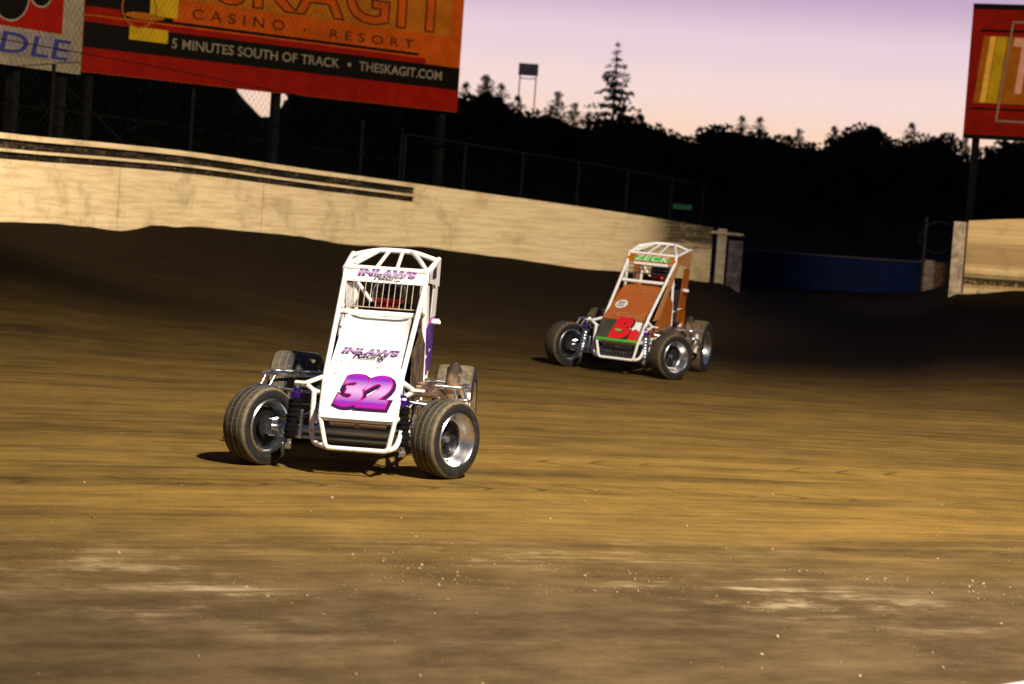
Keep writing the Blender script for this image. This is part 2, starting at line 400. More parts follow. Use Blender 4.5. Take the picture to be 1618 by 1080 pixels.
c = g.mix(g.ramp(g.math('ADD', g.math('MULTIPLY', n1, .6), g.math('MULTIPLY', n2, .4)), .50, .66), (.012, .009, .006), (.30, .235, .15)); g.bump(n1, .8, .03); M['ledge'] = g.out(c, 1, 0, .1)
M['cable'] = matte('dull_cable_steel', (.03, .03, .032), .4, .9, 6, .05)
M['blue_wall'] = matte('dark_blue_paint', (.0015, .007, .042), .3, .8, 2, .1)

WALL = [Vector((-10.2, 22, 1.28)), Vector((-9.0, 26.5, 1.25)), Vector((-7.63, 31, 1.218)), Vector((-6.72, 34.1, 1.245)), Vector((-5.75, 37, 1.25)), Vector((-4.2, 40.2, 1.16)), Vector((-2.2, 43.5, 1.06)), Vector((.2, 45.9, .92)), Vector((2.62, 48, .76)), Vector((4.60, 50.6, .60))]
def smooth_path(P, k=6):
    out = []
    for i in range(len(P) - 1):
        a, b, c, d = P[max(0, i-1)], P[i], P[i+1], P[min(len(P)-1, i+2)]
        for j in range(k):
            t = j / k
            out.append(.5 * ((2*b) + (c - a) * t + (2*a - 5*b + 4*c - d) * t*t + (3*b - a - 3*c + d) * t**3))
    return out + [P[-1]]
WP = smooth_path(WALL)
def side(path, i):
    t = path[min(i+1, len(path)-1)] - path[max(i-1, 0)]; return Vector((t.y, -t.x, 0)).normalized()   # towards the track
def extrude_along(path, prof, mb, rise=0):
    """prof: closed outline of (out, up) pairs carried along the path"""
    n = len(prof); vs = []
    for i, p in enumerate(path):
        s = side(path, i); vs += [p + s * a + Vector((0, 0, b)) for a, b in prof]
    fs = [(i*n + j, i*n + (j+1) % n, (i+1)*n + (j+1) % n, (i+1)*n + j) for i in range(len(path)-1) for j in range(n)]
    fs += [tuple(range(n)), tuple(range(len(vs)-1, len(vs)-n-1, -1))]
    mb.add(vs, fs)
BREAK = min(range(len(WP)), key=lambda i: (WP[i] - Vector((-2.2, 43.5, 1.06))).length)
t = empty('track_wall', 'long cream concrete wall curving away on the left behind both cars', 'wall', (-2.2, 43.5, 1.06))
def wbuild(mb, name, mat, par, **k):
    mb.v = [tuple(Vector(v) - par.location) for v in mb.v]; return mb.build(name, mat, par, **k)
def world_object(mb, name, mat, par, **k):
    """child mesh whose own origin stays at the world origin, so the stains sit where they are"""
    o = mb.build(name, mat, par, **k); o.location = -par.location; return o
A = WP[:BREAK+1]; B = WP[BREAK:]
mb = MB(); extrude_along(A, [(0, -.9), (0, .92), (-.26, .92), (-.26, -.9)], mb); world_object(mb, 'lower_wall', M['wall'], t, smooth=30)
mb = MB(); extrude_along(A, [(-.05, .92), (-.05, 1.24), (-.24, 1.24), (-.24, .92)], mb); world_object(mb, 'dirty_ledge', M['ledge'], t, smooth=30)
mb = MB(); extrude_along(A, [(.0, 1.03), (.0, 1.075), (-.048, 1.075), (-.048, 1.03)], mb); world_object(mb, 'rub_rail', M['wall'], t, smooth=30)
mb = MB(); extrude_along(A, [(.0, 1.215), (.0, 1.3), (-.28, 1.3), (-.28, 1.242), (-.048, 1.242), (-.048, 1.215)], mb); world_object(mb, 'coping', M['wall'], t, smooth=30)
mb = MB(); extrude_along(B, [(0, -.9), (0, 1.30), (-.26, 1.30), (-.26, -.9)], mb); world_object(mb, 'plain_wall', M['wall'], t, smooth=30)
for k, q in enumerate(range(10, BREAK, 9)):                   # joints between the cast panels
    mb = MB(); s = side(WP, q); d = Vector((-s.y, s.x, 0)); p = WP[q] + s * .003
    mb.add([p - d*.005 + Vector((0,0,-.4)), p + d*.005 + Vector((0,0,-.4)), p + d*.005 + Vector((0,0,.915)), p - d*.005 + Vector((0,0,.915))], [(0,1,2,3)]); world_object(mb, 'joint', M['brown_dirt'], t, smooth=0)

# square pale post that ends the wall, with a crossbar
t = empty('gate_post', 'square pale post with a short crossbar at the end of the long wall', 'post', (4.83, 50.75, .3))
mb = MB(); mb.box((0, 0, .78), (.22, .3, 1.62)); mb.build('post', M['pale_post'], t, bevel=.015)
mb = MB(); mb.tube([(-.42, -.18, 1.50), (.5, -.18, 1.47)], .035); mb.build('crossbar', M['pale_post'], t)
mb = MB(); mb.box((.36, .1, .68), (.34, .12, 1.3)); mb.build('side_plate', matte('dark_grey_boards', (.10, .085, .10), .5, .9, 5), t)  # side plate in a dark grey tone

# the wall to the right of the gap
RW = [Vector((9.15, 43.42, .93)), Vector((10.3, 43.0, 1.05)), Vector((12, 42.3, 1.12)), Vector((15, 40.6, 1.2)), Vector((18, 38, 1.25))]
t = empty('track_wall', 'cream concrete wall stained brown at right edge below the red billboard', 'wall', (9.02, 43.5, .9))
mb = MB(); extrude_along(smooth_path(RW, 4), [(0, -.9), (0, 1.46), (-.26, 1.46), (-.26, -.9)], mb); world_object(mb, 'wall', M['wall_end'], t, smooth=30)
mb = MB(); mb.box((9.02, 43.52, 1.55), (.25, .3, 1.62), Matrix.Rotation(R(-20), 3, 'Z')); world_object(mb, 'end_post', matte('greyed_paint', (.36, .30, .24), .45, .9, 7), t, bevel=.01)
mb = MB(); mb.box((9.10, 43.34, .90), (.5, .06, .05), Matrix.Rotation(R(-20), 3, 'Z')); mb.box((9.95, 43.04, .96), (1.2, .05, .06), Matrix.Rotation(R(-20), 3, 'Z')); world_object(mb, 'sill', M['pale_post'], t)

# blue wall set back in the gap
t = empty('pit_wall', 'low dark blue wall set back in the gap between the cream walls', 'wall', (8.6, 60, .1))
mb = MB(); mb.box((-.2, .1, .64), (6.0, .24, 1.22)); mb.build('wall', M['blue_wall'], t, bevel=.01)
mb = MB(); mb.box((2.98, .02, .68), (.36, .32, 1.30)); mb.build('end_block', matte('grey_concrete', (.20, .165, .13), .35, .9, 5), t, bevel=.015)
mb = MB(); mb.box((3.44, .14, .66), (.56, .3, 1.26)); mb.build('return_wall', M['brown_dirt'], t, bevel=.015)
mb = MB(); mb.tube([(-3.3, -.09, 1.262), (2.8, -.09, 1.262)], .012, 6); mb.build('top_cable', M['steel'], t)

# steel post with a loop of cable by the gap
t = empty('cable_post', 'thin grey post holding a loop of cable behind the blue wall end', 'post', (11.0, 57.6, .3))
mb = MB(); mb.tube([(0, 0, 0), (0, 0, 2.32)], .035); mb.build('post', M['cable'], t)
mb = MB(); mb.tube([(.33 + .48 * math.cos(a) * (1 + .15 * math.sin(2*a)), -.06, 1.78 + .42 * math.sin(a)) for a in [2*math.pi*i/40 for i in range(40)]], .011, 6, closed=True); mb.build('cable_loop', M['cable'], t)

# white kerb block at the infield edge, bottom right corner
mb = MB(); prof = [(-.0, -.05), (.0, .12), (.05, .19), (.12, .205), (.34, .205), (.40, .19), (.44, .12), (.44, -.05)]
kp = [Vector((1.62, 7.60, 0)), Vector((2.2, 8.12, 0)), Vector((2.9, 8.7, 0)), Vector((3.8, 9.3, 0))]
extrude_along(smooth_path(kp, 4), [(a, b) for a, b in prof], mb)
tag(mb.build('kerb_block', M['white']), 'white rounded kerb block at the infield edge, bottom right corner', 'kerb')

# ------------------------------------------------------------------ catch fence and billboards
M['wire'] = matte('dark_galvanised_wire', (.006, .006, .006), .4, .9, 6, .05)
def off(path, i, a): return path[i] + side(path, i) * a
def chain_link(path, z0, z1, pitch, r):
    """real 45 degree wires woven between z0 and z1 above the path"""
    L = [0]
    for a, b in zip(path, path[1:]): L.append(L[-1] + (b - a).length)
    def at(s):
        s = max(0, min(L[-1], s)); i = max(0, min(len(path) - 2, next((k for k in range(len(L)) if L[k] >= s), len(L)-1) - 1))
        f = (s - L[i]) / (L[i+1] - L[i]); return path[i].lerp(path[i+1], f)
    mb = MB(); H = z1 - z0; n = int((L[-1] + H) / pitch)
    for sg in (1, -1):
        for k in range(n):
            s0 = k * pitch - (H if sg > 0 else 0); pts = []
            for q in range(5):
                h = H * q / 4; s = s0 + sg * h
                if -.01 <= s <= L[-1] + .01: pts.append(at(s) + Vector((0, 0, z0 + h)))
            if len(pts) > 1: mb.tube(pts, r, 3)
    return mb
tall = [off(WP, i, -.45) for i in range(6, BREAK + 1)]
t = empty('catch_fence', 'tall chain link catch fence on dark posts above the left wall', 'fence', tuple(tall[-1]))
for i in range(1, len(tall), 9):
    p = tall[i]; mb = MB(); mb.tube([p + Vector((0,0,-1)), p + Vector((0,0,2.45))], .032); world_object(mb, 'post', M['post_dark'], t)
for h in (1.75, 2.7):
    mb = MB(); mb.tube([p + Vector((0,0,h)) for p in tall], .008, 6); world_object(mb, 'cable', M['post_dark'], t)
for i in (0, 10):
    a, b = tall[i], tall[i+5]; mb = MB(); mb.tube([b + Vector((0,0,1.3)), a + Vector((0,0,2.3))], .015, 6); world_object(mb, 'brace', M['post_dark'], t)
for i in (0, len(tall) - 1):
    p = tall[i]; mb = MB(); mb.tube([p + Vector((0,0,-1)), p + Vector((0,0,7.2 if i == 0 else 2.45))], .032); world_object(mb, 'post', M['post_dark'], t)
mb = MB(); mb.tube([p + Vector((0,0,7.1)) for p in tall], .01, 6); world_object(mb, 'cable', M['post_dark'], t)
world_object(chain_link(tall, 1.3, 7.1, .16, .0024), 'chain_link_mesh', M['wire'], t, smooth=0)
low = [off(WP, i, -.35) for i in range(BREAK, len(WP))]
t = empty('catch_fence', 'low dark post and rail fence on top of the plain wall stretch', 'fence', tuple(low[0]))
for i in range(0, len(low), 3):
    p = low[i]; mb = MB(); mb.tube([p + Vector((0,0,-.5)), p + Vector((0,0,2.32))], .035); world_object(mb, 'post', M['post_dark'], t)
mb = MB(); mb.tube([p + Vector((0,0,2.3)) for p in low], .025, 8); world_object(mb, 'top_rail', M['post_dark'], t)
world_object(chain_link(low, 1.28, 2.28, .16, .0022), 'chain_link_mesh', M['wire'], t, smooth=0)
t = empty('small_sign', 'small faint green sign hung on the low fence', 'sign', (3.74, 49.42, 2.33), R(38))
mb = MB(); mb.box((0, 0, 0), (.56, .03, .12)); mb.build('panel', matte('dim_green_panel', (.005, .05, .022), .4, .6, 8), t, bevel=.004)

def vinyl(name, col, var=.18): return matte(name, col, var, .7, 3, .04)
M['bb_red'] = vinyl('billboard_red', (.15, .004, .0012)); M['bb_orange'] = vinyl('billboard_orange', (.26, .042, .003)); M['bb_dark'] = vinyl('billboard_black', (.0035, .0025, .002))
M['bb_cream'] = vinyl('billboard_cream', (.14, .12, .085)); M['bb_navy'] = vinyl('billboard_navy', (.02, .022, .10)); M['bb_yellow'] = vinyl('billboard_yellow', (.30, .19, .006)); M['bb_brown'] = vinyl('billboard_brown', (.03, .009, .002)); M['bb_amber'] = vinyl('billboard_amber', (.22, .065, .004))
def billboard(label, p0, p1, zb, zt, base):
    """flat board from p0 to p1; returns root and fn(s metres from the left end, z) on the printed face"""
    a, b = Vector((*p0, 0)), Vector((*p1, 0)); d = (b - a).normalized(); L = (b - a).length
    t = empty('billboard', label, 'billboard', (a.x, a.y, 0), math.atan2(d.y, d.x))
    mb = MB(); mb.box((L/2, .06, (zb + zt)/2), (L, .1, zt - zb)); mb.build('board', base, t)
    n = max(2, int(L / 4.2))
    for k in range(n + 1):
        m2 = MB(); m2.box((.25 + (L - .5) * k / n, .21, zt/2), (.14, .16, zt - .1)); m2.build('post', M['post_dark'], t)
    def layer(k): return lambda u, v: (u, .008 - .004 * k, v)
    return t, layer, L
def rect(name, fn, u0, v0, u1, v1, mat, par, sk=0):
    mb = MB(); mb.add([fn(u0, v0), fn(u1, v0), fn(u1 + sk, v1), fn(u0 + sk, v1)], [(0,1,2,3)]); return mb.build(name, mat, par, smooth=0)
def disc(name, fn, cu, cv, r0, r1, mat, par, sq=1.):
    mb = MB(); n = 40
    vs = [fn(cu + r1 * math.cos(2*math.pi*i/n), cv + sq * r1 * math.sin(2*math.pi*i/n)) for i in range(n)]
    if r0 <= 0: mb.add(vs, [tuple(range(n))])
    else:
        vs += [fn(cu + r0 * math.cos(2*math.pi*i/n), cv + sq * r0 * math.sin(2*math.pi*i/n)) for i in range(n)]
        mb.add(vs, [(i, (i+1) % n, n + (i+1) % n, n + i) for i in range(n)])
    return mb.build(name, mat, par, smooth=0)
# >>> bb.py
t, LY, L = billboard('wide orange and red casino billboard with black band, above left wall', (-8.3, 39.4), (-1.5, 45.0), 3.94, 7.6, M['bb_orange'])
f1, f2, f3 = LY(1), LY(2), LY(3)
rect('red_strip', f1, 0, 3.95, L, 4.40, M['bb_red'], t)
rect('black_band', f1, 0, 4.40, L, 4.87, M['bb_dark'], t)
rect('red_line', f1, 0, 4.87, 7.9, 4.985, M['bb_red'], t)
rect('dark_line', f1, 0, 5.02, 7.7, 5.075, M['bb_dark'], t)
rect('dark_panel', f1, 0, 5.075, 1.86, 7.59, M['bb_dark'], t)
rect('red_flash', f2, .02, 5.03, .75, 5.16, M['bb_red'], t)
rect('yellow_block', f2, .94, 4.64, 1.77, 4.89, M['bb_yellow'], t)
disc('gold_ring', f3, 1.12, 5.24, .345, .375, M['bb_amber'], t)
disc('gold_oval', f2, 1.25, 5.10, 0, .42, M['bb_amber'], t, .16)
rect('yellow_block', f2, 1.35, 5.13, 1.95, 5.9, M['bb_yellow'], t)
rect('amber_field', f1, 1.95, 5.50, 8.5, 7.58, M['bb_amber'], t)
letter('lettering', '5 MINUTES SOUTH OF TRACK', f2, (1.86, 4.57, 5.74, 4.76), M['bb_cream'], t, 0, .012)
disc('bullet', f2, 5.98, 4.665, 0, .045, M['bb_cream'], t)
letter('lettering', 'THESKAGIT.COM', f2, (6.22, 4.57, 8.34, 4.76), M['bb_cream'], t, 0, .012)
letter('lettering', 'CASINO', f2, (2.27, 5.17, 4.37, 5.37), M['bb_brown'], t, 0, .004, 1.7)
disc('bullet', f2, 4.85, 5.24, 0, .03, M['bb_brown'], t)
letter('lettering', 'RESORT', f2, (5.46, 5.15, 7.55, 5.33), M['bb_brown'], t, 0, .004, 1.7)
letter('lettering', 'SKAGIT', f2, (2.75, 5.52, 8.45, 6.5), M['bb_dark'], t, 0, .03, 1.05, ('SKAGIT', 0, .03, 1.05))
letter('lettering', 'SKAGIT', f3, (2.75, 5.52, 8.45, 6.5), M['bb_orange'], t, 0, .008, 1.05, ('SKAGIT', 0, .03, 1.05))
t, LY, L = billboard('small white edged billboard with red field and navy letters, top left corner', (-8.6, 32.2), (-7.28, 34.5), 3.62, 6.4, M['bb_cream'])
f1, f2, f3 = LY(1), LY(2), LY(3)
rect('red_field', f1, .05, 4.22, 2.16, 6.3, M['bb_red'], t)
rect('grey_band', f1, .05, 3.78, 2.42, 4.16, matte('billboard_grey', (.10, .085, .10), .2, .7, 3), t)
letter('lettering', 'DLE', f2, (.72, 3.79, 2.42, 4.15), M['bb_cream'], t, .12, .05, 1.0, ('DLE', .12, .05, 1.0))
letter('lettering', 'DLE', f3, (.72, 3.79, 2.42, 4.15), M['bb_navy'], t, .12, .012, 1.0, ('DLE', .12, .05, 1.0))
disc('dark_disc', f2, .95, 4.72, 0, .42, M['bb_dark'], t); disc('white_ring', f3, .95, 4.72, .40, .43, M['bb_cream'], t)
disc('dark_disc', f2, 1.62, 4.86, 0, .26, M['bb_dark'], t); disc('white_ring', f3, 1.62, 4.86, .25, .285, M['bb_cream'], t)
t, LY, L = billboard('red billboard with yellow panel and pale letter T, top right corner', (9.42, 46.03), (14, 44.2), 4.2, 7.1, M['bb_red'])
f1, f2, f3 = LY(1), LY(2), LY(3)
rect('dark_edge', f1, 0, 4.2, L, 4.29, M['bb_dark'], t); rect('dark_edge', f1, 0, 6.98, L, 7.1, M['bb_dark'], t)
rect('dark_line', f1, .2, 6.5, L - .2, 6.55, M['bb_dark'], t); rect('dark_line', f1, .1, 4.83, L - .2, 4.87, M['bb_dark'], t)
rect('yellow_panel', f1, .16, 4.97, 2.9, 6.41, M['bb_amber'], t, .12)
rect('yellow_stripe', f2, .44, 4.98, .66, 6.40, M['bb_yellow'], t, .12)
rect('yellow_stripe', f2, .30, 4.98, .42, 6.40, matte('billboard_ochre', (.5, .27, .02), .2, .7, 3), t, .12)
for (a, b, c, d, k) in ((.66, 4.6, .70, 6.72, .2), (.66, 4.58, 3.4, 4.62, 0), (.86, 6.70, 3.6, 6.74, 0)): rect('white_frame', f3, a, b, c, d, M['bb_cream'], t, k)
M['bb_pale'] = matte('billboard_pale_red', (.42, .20, .15), .15, .7, 3)
rect('letter_stem', f3, 1.02, 5.2, 1.16, 6.2, M['bb_pale'], t, .08); rect('letter_bar', f3, .92, 6.2, 1.6, 6.38, M['bb_pale'], t, .02)
# row of far floodlights on two posts, seen against the sky
t = empty('lamp_rack', 'small square lamp rack on two thin posts against the evening sky', 'lamp rack', (-.12, 100, 0))
mb = MB(); mb.box((0, 0, 8.8), (.92, .2, .56)); mb.build('lamp_panel', matte('weathered_grey', (.5, .42, .44), .3, .8, 4), t, bevel=.03)
for s in (-.38, .38):
    mb = MB(); mb.tube([(s, 0, -1), (s, 0, 8.56)], .028, 6); mb.build('post', M['post_dark'], t)
mb = MB(); mb.box((0, 0, 8.38), (.8, .05, .04)); mb.build('crossbar', M['post_dark'], t)
# <<< bb.py
# ------------------------------------------------------------------ trees
# >>> trees.py
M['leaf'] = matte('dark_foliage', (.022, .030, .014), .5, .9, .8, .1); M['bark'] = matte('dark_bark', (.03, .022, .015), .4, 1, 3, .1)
def leaf(mb, c, r, rg):
    a = Vector((rg.gauss(0,1), rg.gauss(0,1), rg.gauss(0,1))).normalized(); b = a.orthogonal().normalized(); c2 = a.cross(b)
    mb.add([c + b*r, c + c2*r*.6, c - b*r*.9, c - c2*r*.6], [(0,1,2,3)])
def conifer(seed, h, wd, sparse):
    """unit builder: trunk mesh and crown mesh for a spruce of height h"""
    rg = random.Random(seed); tr = MB(); cr = MB()
    tr.tube([(0,0,-.5), (.05,0,h*.5), (0,.03,h*.98)], .035*h**.7, 7, r2=.012)
    z = h * .10
    while z < h * .985:
        f = 1 - z / h; L = wd * (f ** 1.05) * rg.uniform(.45, 1.2) + .04
        for k in range(rg.choice((4, 5, 6))):
            if rg.random() < sparse: continue
            a = rg.uniform(0, 6.283); l = L * rg.uniform(.7, 1.1); d = Vector((math.cos(a), math.sin(a), 0))
            tip = Vector((0, 0, z)) + d * l + Vector((0, 0, -.18 * l))
            tr.tube([(0, 0, z), tip], .02, 3, r2=.008)
            n = int(7 + l * 13)
            for q in range(n):
                t = (q + rg.random()) / n; w = .30 * l * (1 - t) + .10
                p = Vector((0,0,z)).lerp(tip, t) + Vector((rg.uniform(-w, w), rg.uniform(-w, w), rg.uniform(-.22, .08)))
                leaf(cr, p, rg.uniform(.10, .24) * (.35 + .65 * min(1, f * 3)), rg)
        z += h * rg.uniform(.016, .042)
    return tr, cr
def bushy(seed, h, wd):
    rg = random.Random(seed); tr = MB(); cr = MB()
    tr.tube([(0,0,-.5), (.1,.05,h*.35), (0,.1,h*.7)], .12*h**.4, 7, r2=.04)
    for k in range(15):
        f = (k + .5) / 15; a = k * 2.4 + rg.uniform(-.4, .4); z = h * (.16 + .74 * f)
        rr = wd * .62 * math.sin(math.pi * min(1, .2 + .72 * f)) * rg.uniform(.6, 1.1)
        c = Vector((math.cos(a) * rr, math.sin(a) * rr, z)); R0 = wd * rg.uniform(.30, .48)
        tr.tube([(0, 0, z * .62), c], .05, 4, r2=.015)
        for q in range(150):
            v = Vector((rg.gauss(0,1), rg.gauss(0,1), rg.gauss(0,1))).normalized() * R0 * (rg.random() ** .4)
            v.z *= .75; leaf(cr, c + v, rg.uniform(.10, .26), rg)
    return tr, cr
def tree(name, builder, label, x, y, group=None, rz=0, s=1, proto=None):
    if proto is not None:
        t = copy_tree(proto); t.location = (x, y, land(x, y) + .3); t.rotation_euler.z = rz; t.scale = (s, s, s)
        tag(t, label); return t
    t = empty(name, label, 'tree', (x, y, .3), rz, group); t.scale = (s, s, s)
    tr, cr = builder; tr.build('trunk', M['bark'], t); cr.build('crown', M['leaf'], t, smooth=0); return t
def px_at(px, py, Y):      # where a sight line meets distance Y, used once to plan the planting
    x, y = px - 809, 540 - py; c, s = math.cos(R(4)), math.sin(R(4)); xl, yl = x*c - y*s, x*s + y*c
    p = math.atan(195/3345); return xl * Y / (3345*math.cos(p) + yl*math.sin(p)), 1.79 + (-3345*math.sin(p) + yl*math.cos(p)) * Y / (3345*math.cos(p) + yl*math.sin(p))
GT = 'trees in the dark line behind the track'
tree('spruce_tree', conifer(1, 14.7, 8.2, .10), 'tallest lone spruce rising above the treeline against the sunset', 5.88, 148, GT)
tree('spruce_tree', conifer(2, 11.4, 9.5, .05), 'dense spruce with a pointed top just right of the orange billboard', -2.9, 147, GT)
sB = tree('spruce_tree', conifer(3, 9.6, 8.0, .05), 'squat spruce left of the tall spruce and below the lamp rack', 1.6, 146, GT)
tree('bushy_tree', bushy(4, 10.6, 1.5), 'loose round topped tree standing alone right of centre above the treeline', 24.4, 149, GT)
bA = tree('bushy_tree', bushy(5, 9.4, 2.6), 'black bushy tree filling the treeline', 16.6, 150, GT)
bB = tree('bushy_tree', bushy(6, 8.6, 2.8), 'black bushy tree filling the treeline', 12.5, 146, GT)
tree('spruce_tree', None, 'narrow spruce hard against the right edge of the orange billboard', -4.4, 147, GT, 1.2, 1.13, sB)
tree('spruce_tree', None, 'small spruce among bushes, left of the red billboard', 30.3, 147, GT, 2.2, .98, sB)
tree('spruce_tree', None, 'short spruce leaning into the tall spruce on its right side', 7.9, 149, GT, 3.2, 1.0, sB)
tree('spruce_tree', None, 'short spruce nestled at the left foot of the tall spruce', 5.0, 145.5, GT, .5, .92, sB)
# the bushes between them: top of each planned from the skyline (pixel x, pixel y)
SKY = [(20,100),(70,105),(120,110),(170,100),(215,112),(262,118),(305,122),(345,140),(375,143),(398,168),(418,176),(438,170),(462,150),(500,145),(545,140),(590,150),(640,150),(690,150),(742,142),(768,124),(792,138),(818,164),(845,168),(880,166),(908,182),(930,190),(958,182),(1010,176),(1040,190),(1068,204),(1100,209),(1128,194),(1150,190),(1172,194),(1200,202),(1232,207),(1262,213),(1288,221),(1318,208),(1342,196),(1365,188),(1390,208),(1418,214),(1440,212),(1465,206),(1492,204),(1515,228),(1538,248),(1560,240),(1582,215),(1610,205),(1650,200)]
# dark wooded rise behind the track, its ridge just under the tree tops
SKY = [(a, b - 26 if (a < 385 or 450 < a < 722) else b) for a, b in SKY]
RIDGE = sorted((px_at(px, py + 17, 168)) for px, py in SKY); hx = axis([(-140, -44, 8), (-44, 44, .9), (44, 140, 8)]); hy = [118, 135, 150, 160, 168, 180, 210, 260]
hf = [-.02, .25, .62, .9, 1, .98, .8, .3]
def ridge(x):
    if x <= RIDGE[0][0]: return RIDGE[0][1]
    for (a, p), (b, q) in zip(RIDGE, RIDGE[1:]):
        if x <= b: return p + (q - p) * (x - a) / max(1e-6, b - a)
    return RIDGE[-1][1]
mb = MB(); nx = len(hx)
mb.v = [(x, y, f * ridge(x * 168 / max(150, y)) + (.35 * noise.noise(Vector((x * .5, y * .1, 5))) if f > .5 else 0)) for y, f in zip(hy, hf) for x in hx]
mb.f = [(j*nx + i, j*nx + i + 1, (j+1)*nx + i + 1, (j+1)*nx + i) for j in range(len(hy) - 1) for i in range(nx - 1)]
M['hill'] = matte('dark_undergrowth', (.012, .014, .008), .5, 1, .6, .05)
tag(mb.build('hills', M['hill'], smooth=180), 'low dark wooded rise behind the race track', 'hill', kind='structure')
rg = random.Random(11)
for k, (px, py) in enumerate(SKY):
    if py >= 228 or (374 < px < 463): continue
    Y = rg.uniform(143, 154); x, zt = px_at(px, py, Y); p, h = rg.choice(((bA, 9.4), (bB, 8.6)))
    if rg.random() < .38:
        h = 9.6; tree('spruce_tree', None, 'black spruce standing among the bushes of the treeline', x, Y, GT, rg.uniform(0, 6), max(.5, (zt + rg.uniform(.2, .9)) / h), sB); continue
    tree('bushy_tree', None, 'black bushy tree filling the treeline', x, Y, GT, rg.uniform(0, 6), max(.5, (zt - .1) / (h * .99)), p)
# <<< trees.py
# ------------------------------------------------------------------ race cars
# >>> cars.py
def wheel(car, loc, Rt, W, rim, steer, out, tmat, lug, dished=True):
    """rim mesh (turns about local X) with tyre, hub plate and bolt ring under it; out = +1 when the outer face looks to +X"""
    mb = MB(); w = W * .46
    # barrel: deep dish towards the outer face, stepped like a spun wheel
    prof = [(-w, rim + .020), (-w - .008, rim + .012), (-w - .002, rim), (-w + .02, rim - .010), (-w + .05, rim - .030), (-.02, rim - .036), (.015, rim - .036), (.02, rim - .028), (w - .045, rim - .022), (w - .03, rim - .008), (w - .005, rim), (w + .008, rim + .012), (w, rim + .020)]
    inner = [(w - .006, rim + .016), (w - .03, rim + .008), (0, rim - .02), (-w + .03, rim + .008), (-w + .006, rim + .016)]
    mb.lathe([(x * out, r) for x, r in prof + inner], 56, closed=True)
    o = mb.build('wheel', M['alu'], car, smooth=50); o.location = loc; o.rotation_euler = (0, 0, steer)
    tb = MB(); h = W / 2
    tb.lathe([(-h*.80, rim + .004), (-h*.97, rim + .03), (-h, (rim + Rt) / 2), (-h*.97, Rt*.90), (-h*.90, Rt*.955), (-h*.78, Rt*.985), (-h*.4, Rt*.998), (0, Rt), (h*.4, Rt*.998), (h*.78, Rt*.985), (h*.90, Rt*.955), (h*.97, Rt*.90), (h, (rim + Rt) / 2), (h*.97, rim + .03), (h*.80, rim + .004)], 72)
    tb.build('tyre', tmat, o, smooth=60)
    hb = MB(); p = -.03 * out
    hb.lathe([(p, .001), (p + .006*out, .03), (p + .006*out, rim - .037), (p - .008*out, rim - .037), (p - .008*out, .001)], 40)
    for k in range(6):                                   # spoked centre: ribs and lightening recesses
        a = k * math.pi / 3; d = Vector((0, math.cos(a), math.sin(a)))
        hb.tube([Vector((p + .012*out, 0, 0)) + d * .03, Vector((p + .010*out, 0, 0)) + d * (rim - .05)], .016, 8)
    hb.build('hub_plate', M['black'], o)
    nb = MB(); nb.lathe([(p + .05*out, .001), (p + .05*out, .022), (p + .02*out, .030), (p, .032)], 24)
    for k in range(lug):
        a = k * 2 * math.pi / lug; nb.tube([(p, .075 * math.cos(a), .075 * math.sin(a)), (p + .024*out, .075 * math.cos(a), .075 * math.sin(a))], .009, 6)
    nb.build('hub_cap', M['alu_dull'], o)
    sb = MB(); sb.tube([(p - .01*out, 0, 0), (p - .16*out, 0, 0)], .024, 12); sb.box((p - .075*out, 0, .0), (.07, .06, .10)); sb.tube([(p - .08*out, .0, .05), (p - .13*out, .09, .07)], .012, 8)
    sb.build('spindle', M['alu'], o); sb = MB(); sb.lathe([(p - .03*out, .03), (p - .03*out, .08), (p - .042*out, .08), (p - .042*out, .03)], 32); sb.build('brake_disc', M['black'], o)
    return o

def skin_body(name, joints, bones, mat, root=0, parent=None, sub=2):
    me = bpy.data.meshes.new(name); me.from_pydata([j[0] for j in joints], bones, []); me.materials.append(mat)
    o = bpy.data.objects.new(name, me); COL.objects.link(o)
    o.modifiers.new('skin', 'SKIN'); s = o.modifiers.new('sub', 'SUBSURF'); s.levels = s.render_levels = sub
    for i, j in enumerate(joints):
        me.skin_vertices[0].data[i].radius = (j[1], j[1] if len(j) < 3 else j[2]); me.skin_vertices[0].data[i].use_root = (i == root)
    dg = bpy.context.evaluated_depsgraph_get(); m2 = bpy.data.meshes.new_from_object(o.evaluated_get(dg)); m2.name = name
    bpy.data.objects.remove(o)
    m2.materials.clear(); m2.materials.append(mat); m2.shade_smooth()
    o = bpy.data.objects.new(name, m2); COL.objects.link(o)
    if parent: o.parent = parent
    return o

